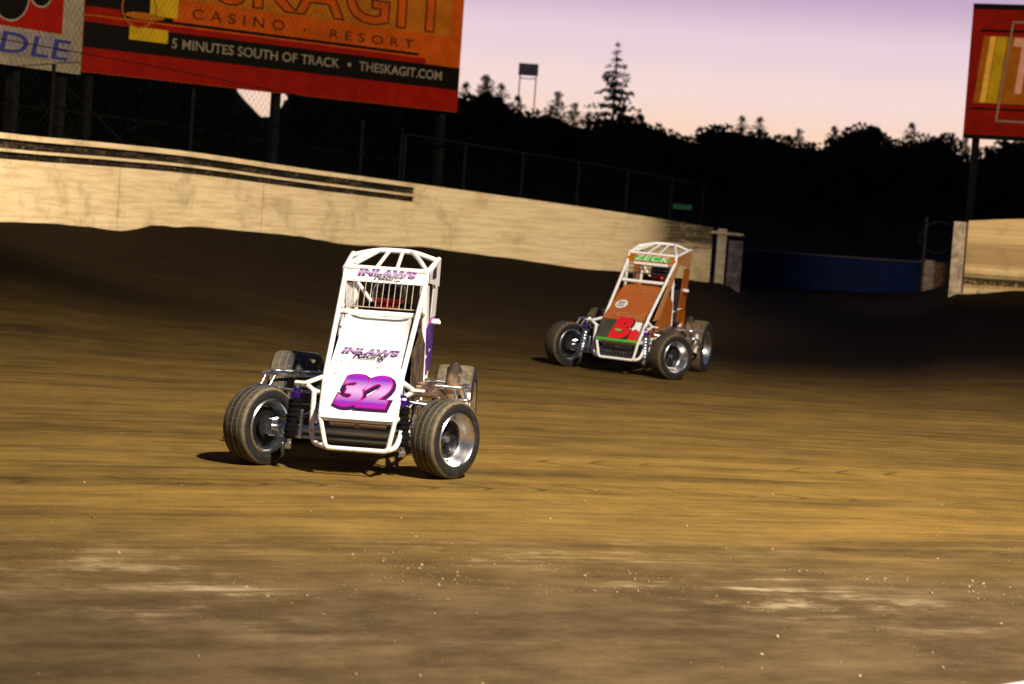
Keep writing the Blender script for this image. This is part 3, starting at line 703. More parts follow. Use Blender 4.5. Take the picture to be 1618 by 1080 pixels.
def driver(mat_world, c, hy, hz, label, shell, stripe, lean):
    """seated driver: one continuous body in a suit, hands closed on the steering wheel"""
    J = [((c, hy + .02, .34), .135, .12), ((c, hy + .03, .52), .125, .10), ((c, hy + .02, .70), .150, .105), ((c, hy, .86), .150, .10), ((c, hy - .01, .96), .062), ((c + lean, hy - .03, hz - .06), .058), ((c + lean, hy - .03, hz + .04), .088, .098), ((c + lean, hy - .03, hz + .10), .07)]
    Bn = [(i, i + 1) for i in range(7)]
    for s in (-1, 1):
        k = len(J)
        J += [((c + s*.18, hy, .90), .066), ((c + s*.24, hy - .08, .70), .050), ((c + s*.14, hy - .30, .82), .036), ((c + s*.125, hy - .36, .86), .032, .02)]
        Bn += [(3, k), (k, k+1), (k+1, k+2), (k+2, k+3)]
        for q in range(4):
            n = len(J); b = Vector((c + s*.125, hy - .385, .885 - .022*q))
            J += [(b + Vector((s*.012, -.01, 0)), .0095), (b + Vector((-s*.014, -.040, .002)), .0085), (b + Vector((-s*.028, -.022 - .004*q, .0)), .0075)]
            Bn += [(k+3, n), (n, n+1), (n+1, n+2)]
        n = len(J); J += [((c + s*.105, hy - .355, .90), .011), ((c + s*.085, hy - .385, .915), .009)]; Bn += [(k+3, n), (n, n+1)]
        k = len(J)
        J += [((c + s*.10, hy - .08, .33), .085), ((c + s*.13, hy - .48, .50), .062), ((c + s*.10, hy - .82, .36), .042), ((c + s*.10, hy - .92, .38), .035)]
        Bn += [(0, k), (k, k+1), (k+1, k+2), (k+2, k+3)]
    body = skin_body('person', J, Bn, M['suit']); body.matrix_world = mat_world
    tag(body, label, 'person')
    hc = Vector((c + lean, hy - .02, hz)); mb = MB(); n, m = 28, 18
    grid = []
    for i in range(m + 1):
        ph = math.pi * (.02 + .84 * i / m); row = []
        for j in range(n):
            a = 2 * math.pi * j / n; d = Vector((math.sin(ph) * math.sin(a) * .128, -math.sin(ph) * math.cos(a) * .150, math.cos(ph) * .142))
            if d.z < 0: d.y *= 1 + .10 * max(0, math.cos(a)); d.x *= 1 - .10 * (-d.z / .14)
            row.append(hc + d)
        grid.append(row)
    vs = [v for r_ in grid for v in r_]; fs = [(i*n + j, i*n + (j+1) % n, (i+1)*n + (j+1) % n, (i+1)*n + j) for i in range(m) for j in range(n)]
    mb.add(vs, fs + [tuple(range(n)), tuple(m*n + j for j in range(n))]); mb.build('helmet', shell, body, smooth=60)
    def face(ph0, ph1, a0, a1, k, name, mat):
        g = [[hc + Vector((math.sin(p) * math.sin(a) * .128 * k, -math.sin(p) * math.cos(a) * .150 * k * (1 + (.10 * max(0, math.cos(a)) if p > math.pi/2 else 0)), math.cos(p) * .142 * k)) for a in [a0 + (a1 - a0) * j / 14 for j in range(15)]] for p in [ph0 + (ph1 - ph0) * i / 5 for i in range(6)]]
        mb = MB(); mb.sheet(g, (0, .006, 0)); return mb.build(name, mat, body, smooth=60)
    face(1.20, 1.66, -1.15, 1.15, 1.02, 'visor', M['visor'])
    face(1.70, 1.95, -1.35, 1.25, 1.015, 'helmet_stripe', stripe)
    face(2.02, 2.42, -.9, .9, 1.02, 'chin_stripe', stripe)
    return body

def race_car(label, sp, loc, rot):
    car = empty('race_car', label, 'race car', (0, 0, 0)); car.matrix_world = Matrix.Translation(loc) @ rot.to_4x4()
    c = .045; TW, BODY = M[sp['tube']], M[sp['body']]
    lift = sp.get('lift', 0)
    def P(s, x, y, z, off=0): return (c + off + s * x, y, z + lift * max(0, z - .6))
    # ---- frame
    mb = MB(); r = .0185
    for s in (-1, 1):
        mb.tube([P(s,.262,.06,.66), P(s,.278,.50,.96), P(s,.296,.96,1.285), P(s,.296,.98,1.36)], r)                   # front uprights
        mb.tube(fillet([P(s,.296,.97,1.355), P(s,.315,1.35,1.415), P(s,.325,1.61,1.455), P(s,.30,1.66,1.30), P(s,.27,1.62,.45)], .07), r)
        mb.tube([P(s,.25,-.335,.385,.025), P(s,.262,.06,.66)], r)
        mb.tube(fillet([P(s,.25,-.30,.385,.02), P(s,.285,.2,.42), P(s,.31,.8,.50), P(s,.30,1.62,.50)], .1), r)
        mb.tube(fillet([P(s,.21,-.30,.19,.025), P(s,.27,.2,.17), P(s,.30,1.0,.17), P(s,.28,1.75,.2)], .1), r)
        mb.tube([P(s,.290,.92,1.26), P(s,.315,1.00,.52)], r)                                                       # door post
        mb.tube([P(s,.315,1.0,.74), P(s,.29,1.62,.78)], r*.8)
        mb.tube([P(s,.285,.2,.42), P(s,.27,.2,.17)], r*.8); mb.tube([P(s,.31,1.0,.5), P(s,.30,1.0,.17)], r*.8)
        mb.tube([P(s,.31,1.0,.52), P(s,.285,.3,.17)], r*.7)
        mb.tube([P(s,.285,.70,1.09), P(s,.30,1.0,1.04)], r*.8)
    mb.tube(fillet([P(-1,.315,1.5,1.435), P(-1,.13,1.57,1.485), P(1,.13,1.57,1.485), P(1,.315,1.5,1.435)], .08), r*1.1)    # roof hoop
    mb.tube(fillet([P(-1,.296,.99,1.36), P(-1,.22,1.20,1.43), P(-1,.125,1.55,1.483)], .1), r)
    mb.tube(fillet([P(1,.296,.99,1.36), P(1,.22,1.20,1.43), P(1,.125,1.55,1.483)], .1), r)
    mb.tube([P(-1,.05,1.55,1.482), P(-1,.075,.98,1.36)], r*.8); mb.tube([P(1,.05,1.55,1.482), P(1,.075,.98,1.36)], r*.8)
    mb.tube([P(-1,.12,1.55,1.48), P(-1,.24,1.1,1.38)], r*.7)
    mb.tube([P(-1,.296,.97,1.36), P(1,.296,.97,1.36)], r)
    mb.tube([P(-1,.29,.76,1.045), P(1,.29,.76,1.045)], r*1.15)                                                     # dash bar
    mb.tube([P(-1,.25,-.335,.385,.025), P(1,.25,-.335,.385,.025)], r)
    mb.tube([P(-1,.28,1.70,.95), P(1,.28,1.70,.95)], r); mb.tube([P(-1,.28,1.7,.2), P(1,.28,1.7,.2)], r)
    mb.tube([P(-1,.30,1.62,1.25), P(1,.27,1.62,.55)], r*.8)
    for s in (-1, 1):                                                                                              # shock towers
        mb.tube([P(s,.37,-.12,.585), P(s,.262,.05,.63)], r*.9); mb.tube(fillet([P(s,.37,-.12,.585), P(s,.30,-.13,.535), P(s,.255,0,.52)], .06), r*.9)
        mb.box(P(s,.395,-.12,.592), (.09, .05, .014))
        mb.tube(fillet([P(s,.305,-.14,.535), P(s,.305,-.16,.30), P(s,.28,-.22,.20), P(s,.19,-.33,.188, .03)], .09), r)
    mb.build('roll_cage', TW, car, smooth=60)
    # ---- front bumper
    mb = MB(); o = .035
    mb.tube(fillet([P(-1,.25,-.345,.39,o-.01), P(-1,.207,-.37,.19,o), P(1,.207,-.37,.19,o), P(1,.25,-.345,.39,o-.01)], .032), .0165)
    mb.build('front_bumper', TW, car, smooth=60)
    mb = MB(); mb.tube([P(-1,.19,-.375,.352,o), P(1,.19,-.375,.352,o)], .013); mb.box(P(1,0,-.385,.352,o), (.03, .02, .035)); mb.build('torsion_bar', M['dark_bronze'], car)
    mb = MB(); mb.sheet([[P(1, x, .10 - .06*v, .17 + .23*v, .02) for x in (-.27, -.09, .09, .27)] for v in (0, .2, .4, .6, .8, 1)], (0, .05, 0)); mb.build('belly_plate', M[sp['belly']], car, smooth=20)
    mb = MB(); mb.sheet([[P(1, x, -.06 + .14*v, .375 - .06*v, .02) for x in (-.24, 0, .24)] for v in (0, 1)], (0, 0, -.006)); mb.build('radiator_duct', M['duct'], car)
    if sp.get('grille'):
        gb = MB()
        for k in range(9): gb.box(P(1, -.16 + .04*k, -.295, .275, .02), (.012, .02, .13))
        for k in range(4): gb.box(P(1, 0, -.30, .225 + .033*k, .02), (.34, .012, .010))
        gb.build('grille', M['steel'], car)
    # ---- front axle and steering
    mb = MB(); mb.tube([(-.56, 0, .262), (.56, 0, .262)], .026, 14); mb.tube([(-.50, .04, .205), (.50, .04, .205)], .014, 10)
    for s in (-1, 1): mb.box((s*.55, 0, .262), (.05, .06, .12)); mb.tube([(s*.55, 0, .22), (s*.50, .16, .24)], .013, 8)
    mb.build('front_axle', M['alu_axle'], car)
    mb = MB(); mb.tube([(.36, -.02, .50), (.62, .10, .47)], .013, 8); mb.build('steering_link', M['alu'], car)
    for a_, b_ in (((.40, .02, .31), (.31, 1.0, .36)), ((-.42, .02, .31), (-.27, 1.0, .36)), ((.42,.02,.21), (.31, 1.0, .22)), ((-.42,.02,.21), (-.27,1.,.22))):
        mb = MB(); mb.tube([a_, b_], .014, 8); mb.build('radius_rod', M['alu'], car)
    mb = MB(); mb.box((-.345, -.06, .30), (.022, .03, .20)); mb.box((.37, -.06, .30), (.022, .03, .20)); mb.build('axle_bracket', M['alu_dull'], car, bevel=.004)
    for x0, x1 in ((-.375, -.41), (.345, .365)):
        a, b = Vector((x0, -.13, .56)), Vector((x1, -.15, .16)); k = 26; pts = [a.lerp(b, .20 + .68 * i / k) for i in range(k + 1)]
        vs = []; fs = []; n = 14
        for i, p in enumerate(pts):
            rr = .042 + .004 * math.sin(i * 1.9) + .003 * math.sin(i * .7)
            if i in (0, k): rr = .030
            vs += [p + Vector((math.cos(2*math.pi*j/n), math.sin(2*math.pi*j/n), 0)) * rr * (1 + .06 * math.sin(3*j + i)) for j in range(n)]
        fs = [(i*n + j, i*n + (j+1) % n, (i+1)*n + (j+1) % n, (i+1)*n + j) for i in range(k) for j in range(n)] + [tuple(range(n)), tuple(k*n + j for j in range(n))]
        mb = MB(); mb.add(vs, fs); sh = mb.build('shock_absorber', M['cloth_black'] if not sp.get('bare_shock') else M['alu_dull'], car, smooth=50)
        mb = MB(); mb.tube([a.lerp(b, .10), a.lerp(b, .19)], .040, 16); mb.tube([a.lerp(b, .02), a.lerp(b, .09)], .024, 12); mb.build('spring_collar', M['purple_ano'], sh)
        mb = MB(); mb.tube([a.lerp(b, -.06), a.lerp(b, .10)], .012, 8); mb.build('rod_end', M['alu'], sh); mb = MB(); mb.tube([a.lerp(b, .86), a.lerp(b, 1.02)], .016, 10); mb.lathe([(-.02, .001), (-.02, .024), (.02, .024), (.02, .001)], 16, c=b); mb.build('rod_end', M['alu'], sh)
    # ---- wheels
    st = R(-34)
    wheel(car, (-.638, 0, .268), .268, .212, .168, st, -1, M[sp['tyre_f']], 6)
    wheel(car, (.638, 0, .268), .268, .212, .168, st, 1, M[sp['tyre_f']], 6)
    wheel(car, (-.655, 1.62, .338), .338, .36, .19, 0, -1, M[sp['tyre_r']], 6)
    wheel(car, (.555, 1.62, .330), .330, .30, .19, 0, 1, M[sp['tyre_r']], 6)
    mb = MB(); mb.tube([(-.6, 1.62, .334), (.5, 1.62, .334)], .03, 14); mb.lathe([(-.09, .02), (-.09, .12), (.09, .12), (.09, .02)], 24, c=(c, 1.62, .334)); mb.build('rear_axle', M['steel'], car)
    # ---- nose, cowl and panels
    nz, ny, nw = sp['nose']        # top height, depth run, half width at the top
    def nose(u, v, lift=0):
        b = 1 - abs(u) ** 6
        y = -.36 + (ny + .36) * v - .035 * b * math.sin(math.pi * min(1, .15 + v)) ** .5 * (1 - .5*v)
        n = Vector((0, -.58, .81)) if ny > -.05 else Vector((0, -.9, .43))
        return Vector((c + .018 * (1 - v) + u * (.247 + (nw - .247) * v), y, .392 + (nz - .392) * v)) + n * lift
    us = [-1, -.985, -.94, -.8, -.6, -.4, -.2, 0, .2, .4, .6, .8, .94, .985, 1]
    mb = MB(); mb.sheet([[nose(u, v / 12) for u in us] for v in range(13)], (0, .05, -.012)); npan = mb.build('nose_panel', M[sp['nose_mat']], car, smooth=40)
    mb = MB()
    for s in (-1, 1):
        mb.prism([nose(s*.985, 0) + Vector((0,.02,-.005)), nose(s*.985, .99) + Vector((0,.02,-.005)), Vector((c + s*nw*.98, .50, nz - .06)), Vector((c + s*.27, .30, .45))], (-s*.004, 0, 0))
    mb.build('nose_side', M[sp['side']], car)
    def cowl(u, v, lift=0):
        y0, z0, y1, z1 = ny - .01, nz + .003, .735, 1.026 + .42 * lift
        k = sstep(.38, 1.0, v); dip = sp['scoop'] * k * (1 - abs(u) ** 3.5)
        f = .035 * sstep(.86, 1, abs(u)) * k
        n = Vector((0, -.52, .85))
        return Vector((c + u * (nw - .006 + (.243 - nw) * v), y0 + (y1 - y0) * v + dip - f, z0 + (z1 - z0) * v + .02 * k * (1 - u*u))) + n * lift
    vv = [i / 18 for i in range(19)]
    mb = MB(); mb.sheet([[cowl(u, v) for u in us] for v in vv], (0, .008, -.012)); hood = mb.build('hood', BODY, car, smooth=40)
    if sp.get('lower_trim'):
        mb = MB(); mb.sheet([[P(1, u*.245, -.375 - .01*(1-u*u), z, .02) for u in us] for z in (.392, .405, .418)], (0, .02, 0)); mb.build('nose_trim', M[sp['lower_trim']], car)
    mb = MB(); mb.sheet([[P(1, u*.306, .925 - .02*(1-u*u) + .06*v, 1.262 + .112*v) for u in us] for v in (0, .5, 1)], (0, .008, 0)); vis = mb.build('visor_panel', M[sp['visor']], car)
    vfn = lambda u, v: P(1, u, .925 - .02*(1-(u/.306)**2) + .06*v - .006, 1.262 + .112*v + .001)
    sp['decals'](car, npan, hood, vis, nose, cowl, vfn, nw)
    # roof gussets, sail panels, cockpit sides
    for s in (-1, 1):
        mb = MB(); mb.prism([P(s,.318,.98,1.35), P(s,.335,1.60,1.45), P(s,.332,1.60,1.24), P(s,.312,1.02,1.28)], (s*.004, 0, 0)); gus = mb.build('roof_gusset', M[sp['gusset']], car)
        if sp.get('patch'):
            m2 = MB(); m2.add([P(s,.3262,1.16,1.31), P(s,.3345,1.34,1.31), P(s,.3345,1.34,1.40), P(s,.3262,1.16,1.375)], [(0,1,2,3)]); m2.build('gusset_mark', M['ink'], gus, smooth=0)
        sail = None
        for k, (z0, z1, mt) in enumerate(sp['sail']):
            x = lambda z: .292 + (.318 - .292) * (z - .6) / .8
            mb = MB(); mb.prism([P(s,x(z0)+.006,1.30,z0), P(s,x(z0)+.006,1.66,z0), P(s,x(z1)+.006,1.66,z1), P(s,x(z1)+.006,1.30 + .05*(k == 0),z1)], (s*.005, 0, 0))
            if k == 0: sail = mb.build('sail_panel', M[mt], car)
            else: mb.build('sail_stripe', M[mt], sail)
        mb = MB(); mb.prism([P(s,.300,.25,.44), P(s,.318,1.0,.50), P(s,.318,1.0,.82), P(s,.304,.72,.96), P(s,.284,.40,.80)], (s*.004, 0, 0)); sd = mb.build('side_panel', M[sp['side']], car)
        mb = MB(); mb.prism([P(s,.306,.80,.62), P(s,.324,1.16,.60), P(s,.324,1.20,.96), P(s,.318,1.04,.98)], (s*.005, 0, 0)); mb.build('door_panel', M[sp['door']], car)
        if sp.get('post_plate'):
            mb = MB(); mb.prism([P(s,.300,.14,.64), P(s,.315,.34,.66), P(s,.318,1.10,1.27), P(s,.312,.99,1.30)], (s*.006, 0, 0)); mb.build('post_plate', M[sp['post_plate']], car)
        else:
            mb = MB(); mb.prism([P(s,.304,.94,1.26), P(s,.310,1.05,1.26), P(s,.318,1.10,.98), P(s,.315,.98,.95)], (s*.005, 0, 0)); mb.build('post_plate', M[sp['body']], car)
        mb = MB(); mb.box(P(s,.335,1.50,.985), (.05, .10, .03)); mb.tube([P(s,.30,1.50,.97), P(s,.37,1.47,.98)], .016, 8); mb.build('mirror_bracket', TW, car)
    mb = MB(); mb.tube(fillet([P(-1,.24,1.68,.34), P(-1,.25,1.72,.85), P(1,.25,1.72,.85), P(1,.24,1.68,.34)], .1), .01); mb.sheet([[P(1, .26*u, 1.74 + .18*math.sin(math.pi*w_), .36 + .56*w_) for u in (-1, -.6, 0, .6, 1)] for w_ in (0, .15, .35, .5, .65, .85, 1)], (0, -.03, 0)); mb.build('tail_tank', BODY, car)
    # engine, headers, muffler
    mb = MB(); mb.box((c + .02, .52, .42), (.34, .60, .34)); mb.box((c + .02, .52, .64), (.24, .52, .14))
    for k in range(4): mb.tube([(c + .02, .34 + .13*k, .66), (c + .02, .33 + .13*k, .745)], .035, 12)
    mb.build('engine', M['steel'], car, bevel=.02)
    mb = MB()
    for k in range(4): mb.tube(fillet([(c + .20, .34 + .13*k, .50 + .012*k), (c + .33 + .015*k, .36 + .12*k, .525 + .018*k), (.47, .70 + .06*k, .50 + .01*k), (.545, 1.0, .44)], .12), .021, 10)
    mb.build('exhaust_header', M['header'], car)
    mb = MB(); a = Vector((.565, 1.03, .40)); b = Vector((.588, 1.05, .72)); mb.tube([a, a.lerp(b, .18), a.lerp(b, .24), a.lerp(b, .86), a.lerp(b, .9), b], .055, 18)
    for i, f in ((0, .55), (1, .75), (4, .75), (5, .5)):
        for j in range(18): p = Vector(mb.v[i*18 + j]); q = [a, 0, 0, 0, a.lerp(b, .9), b][i] if i != 1 else a.lerp(b, .18); mb.v[i*18 + j] = tuple(q + (p - q) * f)
    mf = mb.build('muffler', M['muffler'], car, smooth=50)
    mb = MB(); mb.lathe([(-.012, .056), (-.012, .060), (.012, .060), (.012, .056)], 20, c=a.lerp(b, .34), m=Matrix.Rotation(R(90), 3, 'Y'), closed=True); mb.build('clamp', M['header'], mf)
    # nerf bars
    for s, xo in ((-1, -.80), (1, .70)):
        xi = c + s*.29; mb = MB()
        mb.tube(fillet([(xi, .86, .555), (xo, .90, .545), (xo - .005*s, 1.24, .545), (xi, 1.30, .555)], .09), .0125)
        mb.tube(fillet([(xi, .84, .42), (xo + s*.04, .80, .475), (xo + s*.03, 1.2, .32), (xi, 1.30, .30)], .09), .0125)
        for x_, y_ in ((xo - s*.03, .92), (xo - s*.10, .90)): mb.tube([(x_, y_, .545), (x_ + s*.03, y_ - .06, .46)], .011)
        if s > 0: mb.tube(fillet([(xo, 1.0, .545), (xo + .012, .98, .40), (xo - .06, .96, .26), (xi, 1.0, .22)], .06), .0125)
        mb.build('nerf_bar', M['chrome'], car, smooth=60)
    mb = MB(); mb.box((.70, .98, .40), (.035, .012, .22)); mb.build('side_plate', M['tube_white'], car, bevel=.003)
    mb = MB(); mb.tube(fillet([P(-1,.24,1.76,.5), P(-1,.24,2.12,.5), P(1,.24,2.12,.5), P(1,.24,1.76,.5)], .08), .016); mb.tube(fillet([P(-1,.24,1.76,.32), P(-1,.24,2.12,.32), P(1,.24,2.12,.32), P(1,.24,1.76,.32)], .08), .016); mb.build('rear_bumper', M['chrome'], car, smooth=60)
    # cockpit: seat, wheel, rock screen
    mb = MB(); g_ = []
    for t_ in range(9):
        v = t_ / 8; y, z = (1.00 + .36*v/.4, .30) if v < .4 else (1.36 + .10*(v-.4)/.6, .30 + .80*(v-.4)/.6)
        g_.append([P(1, u*.20, y - .08*abs(u)**3, z + (.06*abs(u)**3 if v < .4 else 0)) for u in (-1, -.7, -.3, 0, .3, .7, 1)])
    mb.sheet(g_, (0, .02, -.02)); mb.build('seat', M['black'], car, smooth=60)
    mb = MB(); ctr = Vector((c, .93, .86)); nrm = Vector((0, -.55, .2)).normalized(); e1 = Vector((1,0,0)); e2 = nrm.cross(e1).normalized()
    mb.tube([ctr + (e1*math.cos(a_) + e2*math.sin(a_)) * .14 for a_ in [2*math.pi*i/32 for i in range(32)]], .012, 8, closed=True); mb.tube([ctr - e1*.14, ctr + e1*.14], .01, 6); mb.tube([ctr, ctr + Vector((0, -.35, .0))], .012, 8); mb.build('steering_wheel', M['black'], car)
    if sp.get('screen'):
        mb = MB(); y0, y1 = .90, .80; z0, z1 = 1.275, 1.085
        mb.tube(fillet([P(-1,.27,y0,z0), P(-1,.265,y1,z1), P(1,.265,y1,z1), P(1,.27,y0,z0)], .03), .0045, 6)
        for k in range(11): x = -.215 + .043*k; mb.tube([P(1,x,y0,z0), P(1,x,y1,z1)], .0036, 6)
        mb.build('rock_screen', M['screen_wire'], car)
    else:
        mb = MB()
        for k in range(3): mb.tube([P(-1,.27,.84 + .04*k,1.14 + .045*k), P(1,.27,.84 + .04*k,1.14 + .045*k)], .004, 6)
        mb.build('rock_screen', M['steel'], car)
    for k in range(3):
        pass
    mb = MB(); 
    for s in (-1, 1):
        mb.sheet([[P(s, .07 + .022*q, 1.20 - .08*v, .98 - .34*v) for q in (0, 1)] for v in (0, .3, .6, 1)], (0, -.006, 0))
    mb.build('harness', M['helmet_red'] if sp.get('screen') else M['cloth_black'], car)
    return car

def decals_white(car, npan, hood, vis, nose, cowl, vfn, nw):
    def N(k): return lambda u, v: nose(u, v, k)
    bx = (-.70, .20, .84, .84); ref = ('32', .24, .075, .92)
    letter('number', '32', lambda u, v: nose(u + .030, v - .024, .004), bx, M['ink'], npan, .24, .115, .95, ref, 2)
    letter('number', '32', N(.006), bx, M['pink'], npan, .24, .072, .95, ref, 2)
    letter('number', '32', N(.008), bx, M['digits'], npan, .24, .052, .95, ref, 2)
    bx = (-.80, .20, .88, .33); ref = ('INLAWS', .22, .06, 1.05)
    letter('lettering', 'INLAWS', lambda u, v: cowl(u, v, .004), bx, M['ink'], hood, .22, .062, 1.05, ref, 2)
    letter('lettering', 'INLAWS', lambda u, v: cowl(u, v, .006), bx, M['logo'], hood, .22, .03, 1.05, ref, 2)
    letter('lettering', 'Racing', lambda u, v: cowl(u, v, .009), (-.44, .075, .56, .25), M['white'], hood, .45, .06, .95, ('Racing', .45, .05, .92), 2)
    letter('lettering', 'Racing', lambda u, v: cowl(u, v, .011), (-.44, .075, .56, .25), M['ink'], hood, .45, .022, .95, ('Racing', .45, .05, .92), 2)
    ref = ('INLAWS', .22, .05, 1.02)
    letter('lettering', 'INLAWS', vfn, (-.20, .36, .22, .84), M['ink'], vis, .22, .062, 1.05, ref)
    letter('lettering', 'INLAWS', lambda u, v: Vector(vfn(u, v)) + Vector((0, -.003, 0)), (-.20, .36, .22, .84), M['logo'], vis, .22, .03, 1.05, ref)
    letter('lettering', 'Racing', lambda u, v: Vector(vfn(u, v)) + Vector((0, -.006, 0)), (-.08, .10, .14, .58), M['white'], vis, .45, .05, .92, ('Racing', .45, .05, .92))
    letter('lettering', 'Racing', lambda u, v: Vector(vfn(u, v)) + Vector((0, -.008, 0)), (-.08, .10, .14, .58), M['ink'], vis, .45, .015, .92, ('Racing', .45, .05, .92))
    mb = MB()
    rg = random.Random(5)
    for k in range(9): mb.add([cowl(-.85 + 1.7*k/8, .045 + .01*(k % 3), .003) + Vector((math.cos(a)*.0035, math.sin(a)*.002, math.sin(a)*.003)) for a in [2*math.pi*i/8 for i in range(8)]], [tuple(range(8))])
    mb.build('rivets', M['black'], hood, smooth=0)

def decals_orange(car, npan, hood, vis, nose, cowl, vfn, nw):
    ref = ('B', .25, .09, 1.0); bx = (-.50, .08, .62, 1.18)
    mb = MB(); mb.add([nose(.35, .50, .004), nose(.98, .50, .004), nose(.98, .97, .004), nose(.45, .97, .004)], [(0,1,2,3)]); mb.build('white_patch', M['plate'], npan, smooth=0); mb = MB()
    letter('number', 'B', lambda u, v: nose(u + .05, v - .03, .010), bx, M['black'], npan, .25, .09, 1.0, ref, 2)
    letter('number', 'B', lambda u, v: nose(u, v, .014), bx, M['red'], npan, .25, .065, 1.0, ref, 2)
    mb.add([nose(.52, .08, .018), nose(1.0, .08, .018), nose(.98, .55, .018), nose(.60, .55, .018)], [(0,1,2,3)]); mb.build('number_foot', M['red'], npan, smooth=0)
    mb = MB(); mb.add([nose(-.16, .46, .020), nose(.14, .42, .020), nose(.16, .52, .020), nose(-.12, .56, .020)], [(0,1,2,3)]); mb.build('number_core', M['green'], npan, smooth=0)
    mb = MB(); mb.sheet([[cowl(u, .03 + .03*v, .008) for u in (-.2, 0, .2, .35)] for v in (0, 1)], (0, .003, 0)); mb.build('green_tab', M['green'], hood)
    mb = MB()
    for u0, v0, u1, v1 in ((-.9, .13, .1, .20), (.2, .06, .95, .22), (-.1, .05, -.75, .24), (.05, .05, .35, .26), (-.2, .88, .55, .84), (.1, .78, .7, .80), (-.35, .10, .9, .09)):
        n_ = 8; L_ = [(u0 + (u1-u0)*i/n_, v0 + (v1-v0)*i/n_) for i in range(n_+1)]
        vs_ = [cowl(a_, b_, .005) for a_, b_ in L_] + [cowl(a_, b_ + .010, .005) for a_, b_ in L_]
        mb.add(vs_, [(i, i+1, n_+2+i, n_+1+i) for i in range(n_)])
    mb.build('pinstripes', M['pale_line'], hood, smooth=0)
    mb = MB(); n = 28; mb.add([cowl(-.52 + .30*math.cos(2*math.pi*i/n), .42 + .12*math.sin(2*math.pi*i/n), .006) for i in range(n)], [tuple(range(n))]); d = mb.build('round_decal', M['plate'], hood, smooth=0)
    for k, (v, w_) in enumerate(((.47, .17), (.42, .15), (.37, .18))):
        mb = MB()
        for q in range(4): u = -.52 - w_ + 2*w_*q/4; mb.add([cowl(u, v - .012, .009), cowl(u + w_*.38, v - .012, .009), cowl(u + w_*.40, v + .014, .009), cowl(u + .02, v + .014, .009)], [(0,1,2,3)])
        mb.build('decal_line', M['cloth_black'] if k != 1 else matte('olive_ink', (.12, .11, .02), .3, .6), d, smooth=0)
    mb = MB(); mb.add([Vector(vfn(.01 + .235*math.cos(2*math.pi*i/n), .40 + .30*math.sin(2*math.pi*i/n))) + Vector((0, -.002, 0)) for i in range(n)], [tuple(range(n))]); gr = mb.build('green_oval', M['green'], vis, smooth=0)
    letter('lettering', 'ZECK', lambda u, v: Vector(vfn(u, v)) + Vector((0, -.007, 0)), (-.21, .16, .23, .72), M['plate'], gr, .3, .004, 1.15, ('ZECK', .3, .004, 1.15))
    mb = MB(); mb.sheet([[P_ for P_ in [Vector(vfn(u, v)) + Vector((0, .004, 0)) for u in (-.20, -.1, 0, .1, .22)]] for v in (-.25, -.12, 0)], (0, .004, 0)); mb.build('fringe', M['plate'], vis)

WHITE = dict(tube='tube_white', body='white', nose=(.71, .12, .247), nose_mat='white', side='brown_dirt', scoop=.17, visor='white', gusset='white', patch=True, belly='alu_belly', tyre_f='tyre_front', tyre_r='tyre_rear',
             sail=[(.62, 1.22, 'purple'), (.985, 1.015, 'magenta'), (1.015, 1.23, 'white')], door='purple', screen=True, decals=decals_white)
# the stripes sit a hair proud of the sail panel
WHITE['sail'] = [(.62, .965, 'purple'), (.968, 1.012, 'magenta'), (1.015, 1.23, 'white')]
M['tyre_rear_dim'] = tyre_mat('dusty_rear_tyre_rubber', .34, .055, 9, (.03, .024, .016), (.07, .053, .03), (.16, .115, .06))
COPPER = dict(lift=.08, tube='tube_white', body='orange', nose=(.63, -.12, .252), nose_mat='nose_dark', side='orange', scoop=.05, visor='orange', gusset='orange_tube', belly='alu_dull', grille=True, bare_shock=True, tyre_f='tyre_dim', tyre_r='tyre_rear_dim',
              sail=[(.62, 1.23, 'orange')], door='steel', post_plate='orange_tube', lower_trim='green', decals=decals_orange)
r1 = Matrix.Rotation(R(-3), 3, 'Z')
c1 = race_car('white open wheel race car with purple number 32, closest to the camera', WHITE, Vector((-1.04, 14.34, 0)), r1)
driver(c1.matrix_world.copy(), .055, 1.22, 1.165, 'driver in black and red helmet seated inside the white race car', M['helmet_black'], M['helmet_red'], 0)
r2 = Matrix.Rotation(R(1.9), 3, 'Y') @ Matrix.Rotation(R(-18), 3, 'Z')
c2 = race_car('copper orange open wheel race car with red B, farther back on the right', COPPER, Vector((1.245, 24.9, .064)), r2)
driver(c2.matrix_world.copy(), .045, 1.29, 1.205, 'driver in white and red helmet seated inside the copper orange race car', M['helmet_white'], M['helmet_red'], .05)
# <<< cars.py
# ------------------------------------------------------------------ light, sky, camera
def spot(name, loc, aim, power, col, size, blend, radius=.5):
    l = bpy.data.lights.new(name, 'SPOT'); l.energy = power; l.color = col; l.spot_size = R(size); l.spot_blend = blend; l.shadow_soft_size = radius
    o = bpy.data.objects.new(name, l); COL.objects.link(o); o.location = loc
    o.rotation_euler = (Vector(aim) - Vector(loc)).to_track_quat('-Z', 'Y').to_euler(); return o
spot('track_floodlight', (8, 1, 17), (4.6, 13.6, 0), 60000, (1, .885, .72), 73, 1, .35)
spot('wall_fill_spot', (6, 10, 15), (-4.5, 39, 3.6), 62000, (1, .82, .56), 39, .4, .4)  # added spot with a narrow cone, brightens the left wall and its billboards
spot('gate_fill_spot', (3, 12, 15), (12.2, 44.5, 4.4), 45000, (1, .80, .52), 21, .5, .4)  # added spot to brighten the right wall and the red billboard

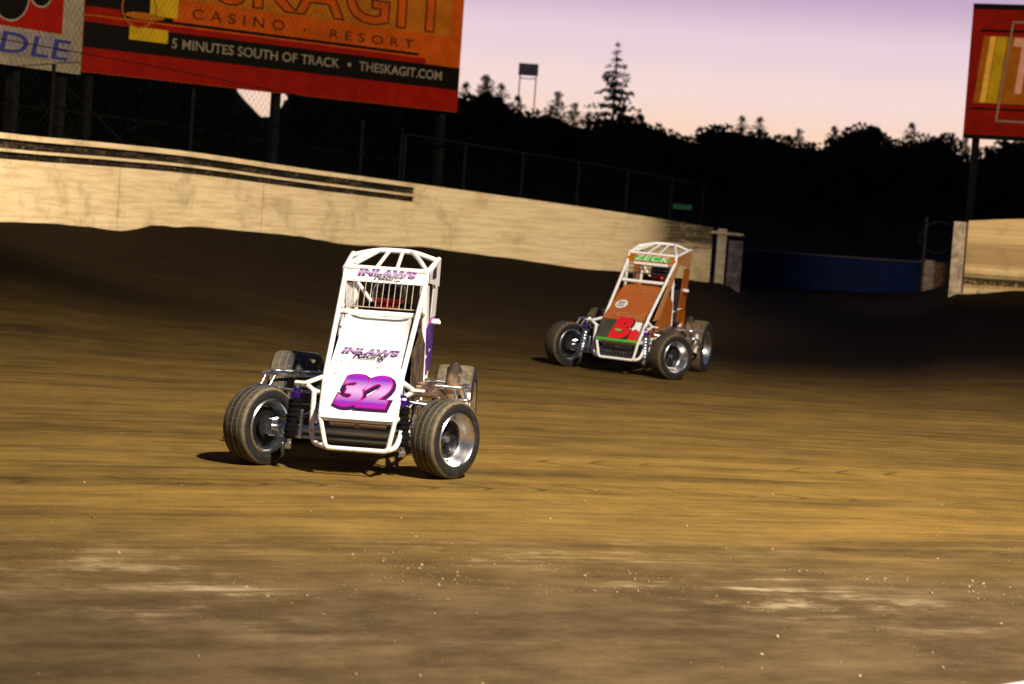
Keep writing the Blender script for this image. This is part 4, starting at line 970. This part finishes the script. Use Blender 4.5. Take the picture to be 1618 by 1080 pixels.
w = bpy.data.worlds.new('World'); S.world = w; w.use_nodes = True; nt = w.node_tree; nt.nodes.clear()
def wn(t, **k):
    x = nt.nodes.new(t)
    for a, v in k.items(): setattr(x, a, v)
    return x
def wm(op, a, b=None, clamp=False):
    x = wn('ShaderNodeMath', operation=op, use_clamp=clamp)
    for i, v in enumerate((a, b)):
        if hasattr(v, 'is_output'): nt.links.new(v, x.inputs[i])
        elif v is not None: x.inputs[i].default_value = v
    return x.outputs[0]
tc = wn('ShaderNodeTexCoord'); sx = wn('ShaderNodeSeparateXYZ'); nt.links.new(tc.outputs['Generated'], sx.inputs[0])
cr = wn('ShaderNodeValToRGB'); cr.color_ramp.interpolation = 'EASE'
nt.links.new(wm('MULTIPLY', wm('MAXIMUM', sx.outputs[2], 0.), 2.), cr.inputs[0])
stops = [(0, (.95, .52, .30)), (.085, (.97, .67, .50)), (.13, (.92, .70, .66)), (.175, (.82, .63, .71)), (.23, (.56, .40, .58)), (.5, (.14, .13, .26)), (1, (.08, .10, .19))]
e = cr.color_ramp.elements
while len(e) < len(stops): e.new(.5)
for el, (p, c) in zip(e, stops): el.position = p; el.color = (*c, 1)
# the after-glow lies over the horizon in front; the sky behind is already dark
glow = wn('ShaderNodeMapRange', interpolation_type='SMOOTHSTEP'); nt.links.new(sx.outputs[1], glow.inputs[0])
glow.inputs[1].default_value = -.1; glow.inputs[2].default_value = .95; glow.inputs[3].default_value = .36; glow.inputs[4].default_value = 1.0
bg = wn('ShaderNodeBackground'); nt.links.new(cr.outputs[0], bg.inputs[0]); nt.links.new(glow.outputs[0], bg.inputs[1])
wo = wn('ShaderNodeOutputWorld'); nt.links.new(bg.outputs[0], wo.inputs[0])

cam = bpy.data.cameras.new('camera'); co = bpy.data.objects.new('camera', cam); COL.objects.link(co); S.camera = co
cam.sensor_width = 36; cam.lens = 36 * 3345 / 1618; cam.clip_end = 3000
pitch = math.atan((540 - 345) / 3345)
co.matrix_world = Matrix.Translation((0, 0, 1.79)) @ Matrix.Rotation(R(90) - pitch, 4, 'X') @ Matrix.Rotation(R(4.0), 4, 'Z')
cam.dof.use_dof = True; cam.dof.focus_distance = 14.6; cam.dof.aperture_fstop = 3.0; cam.dof.aperture_blades = 9
S.view_settings.view_transform = 'Standard'; S.view_settings.look = 'None'; S.view_settings.exposure = 0; S.view_settings.gamma = 1
S.cycles.max_bounces = 6; S.cycles.use_denoising = True
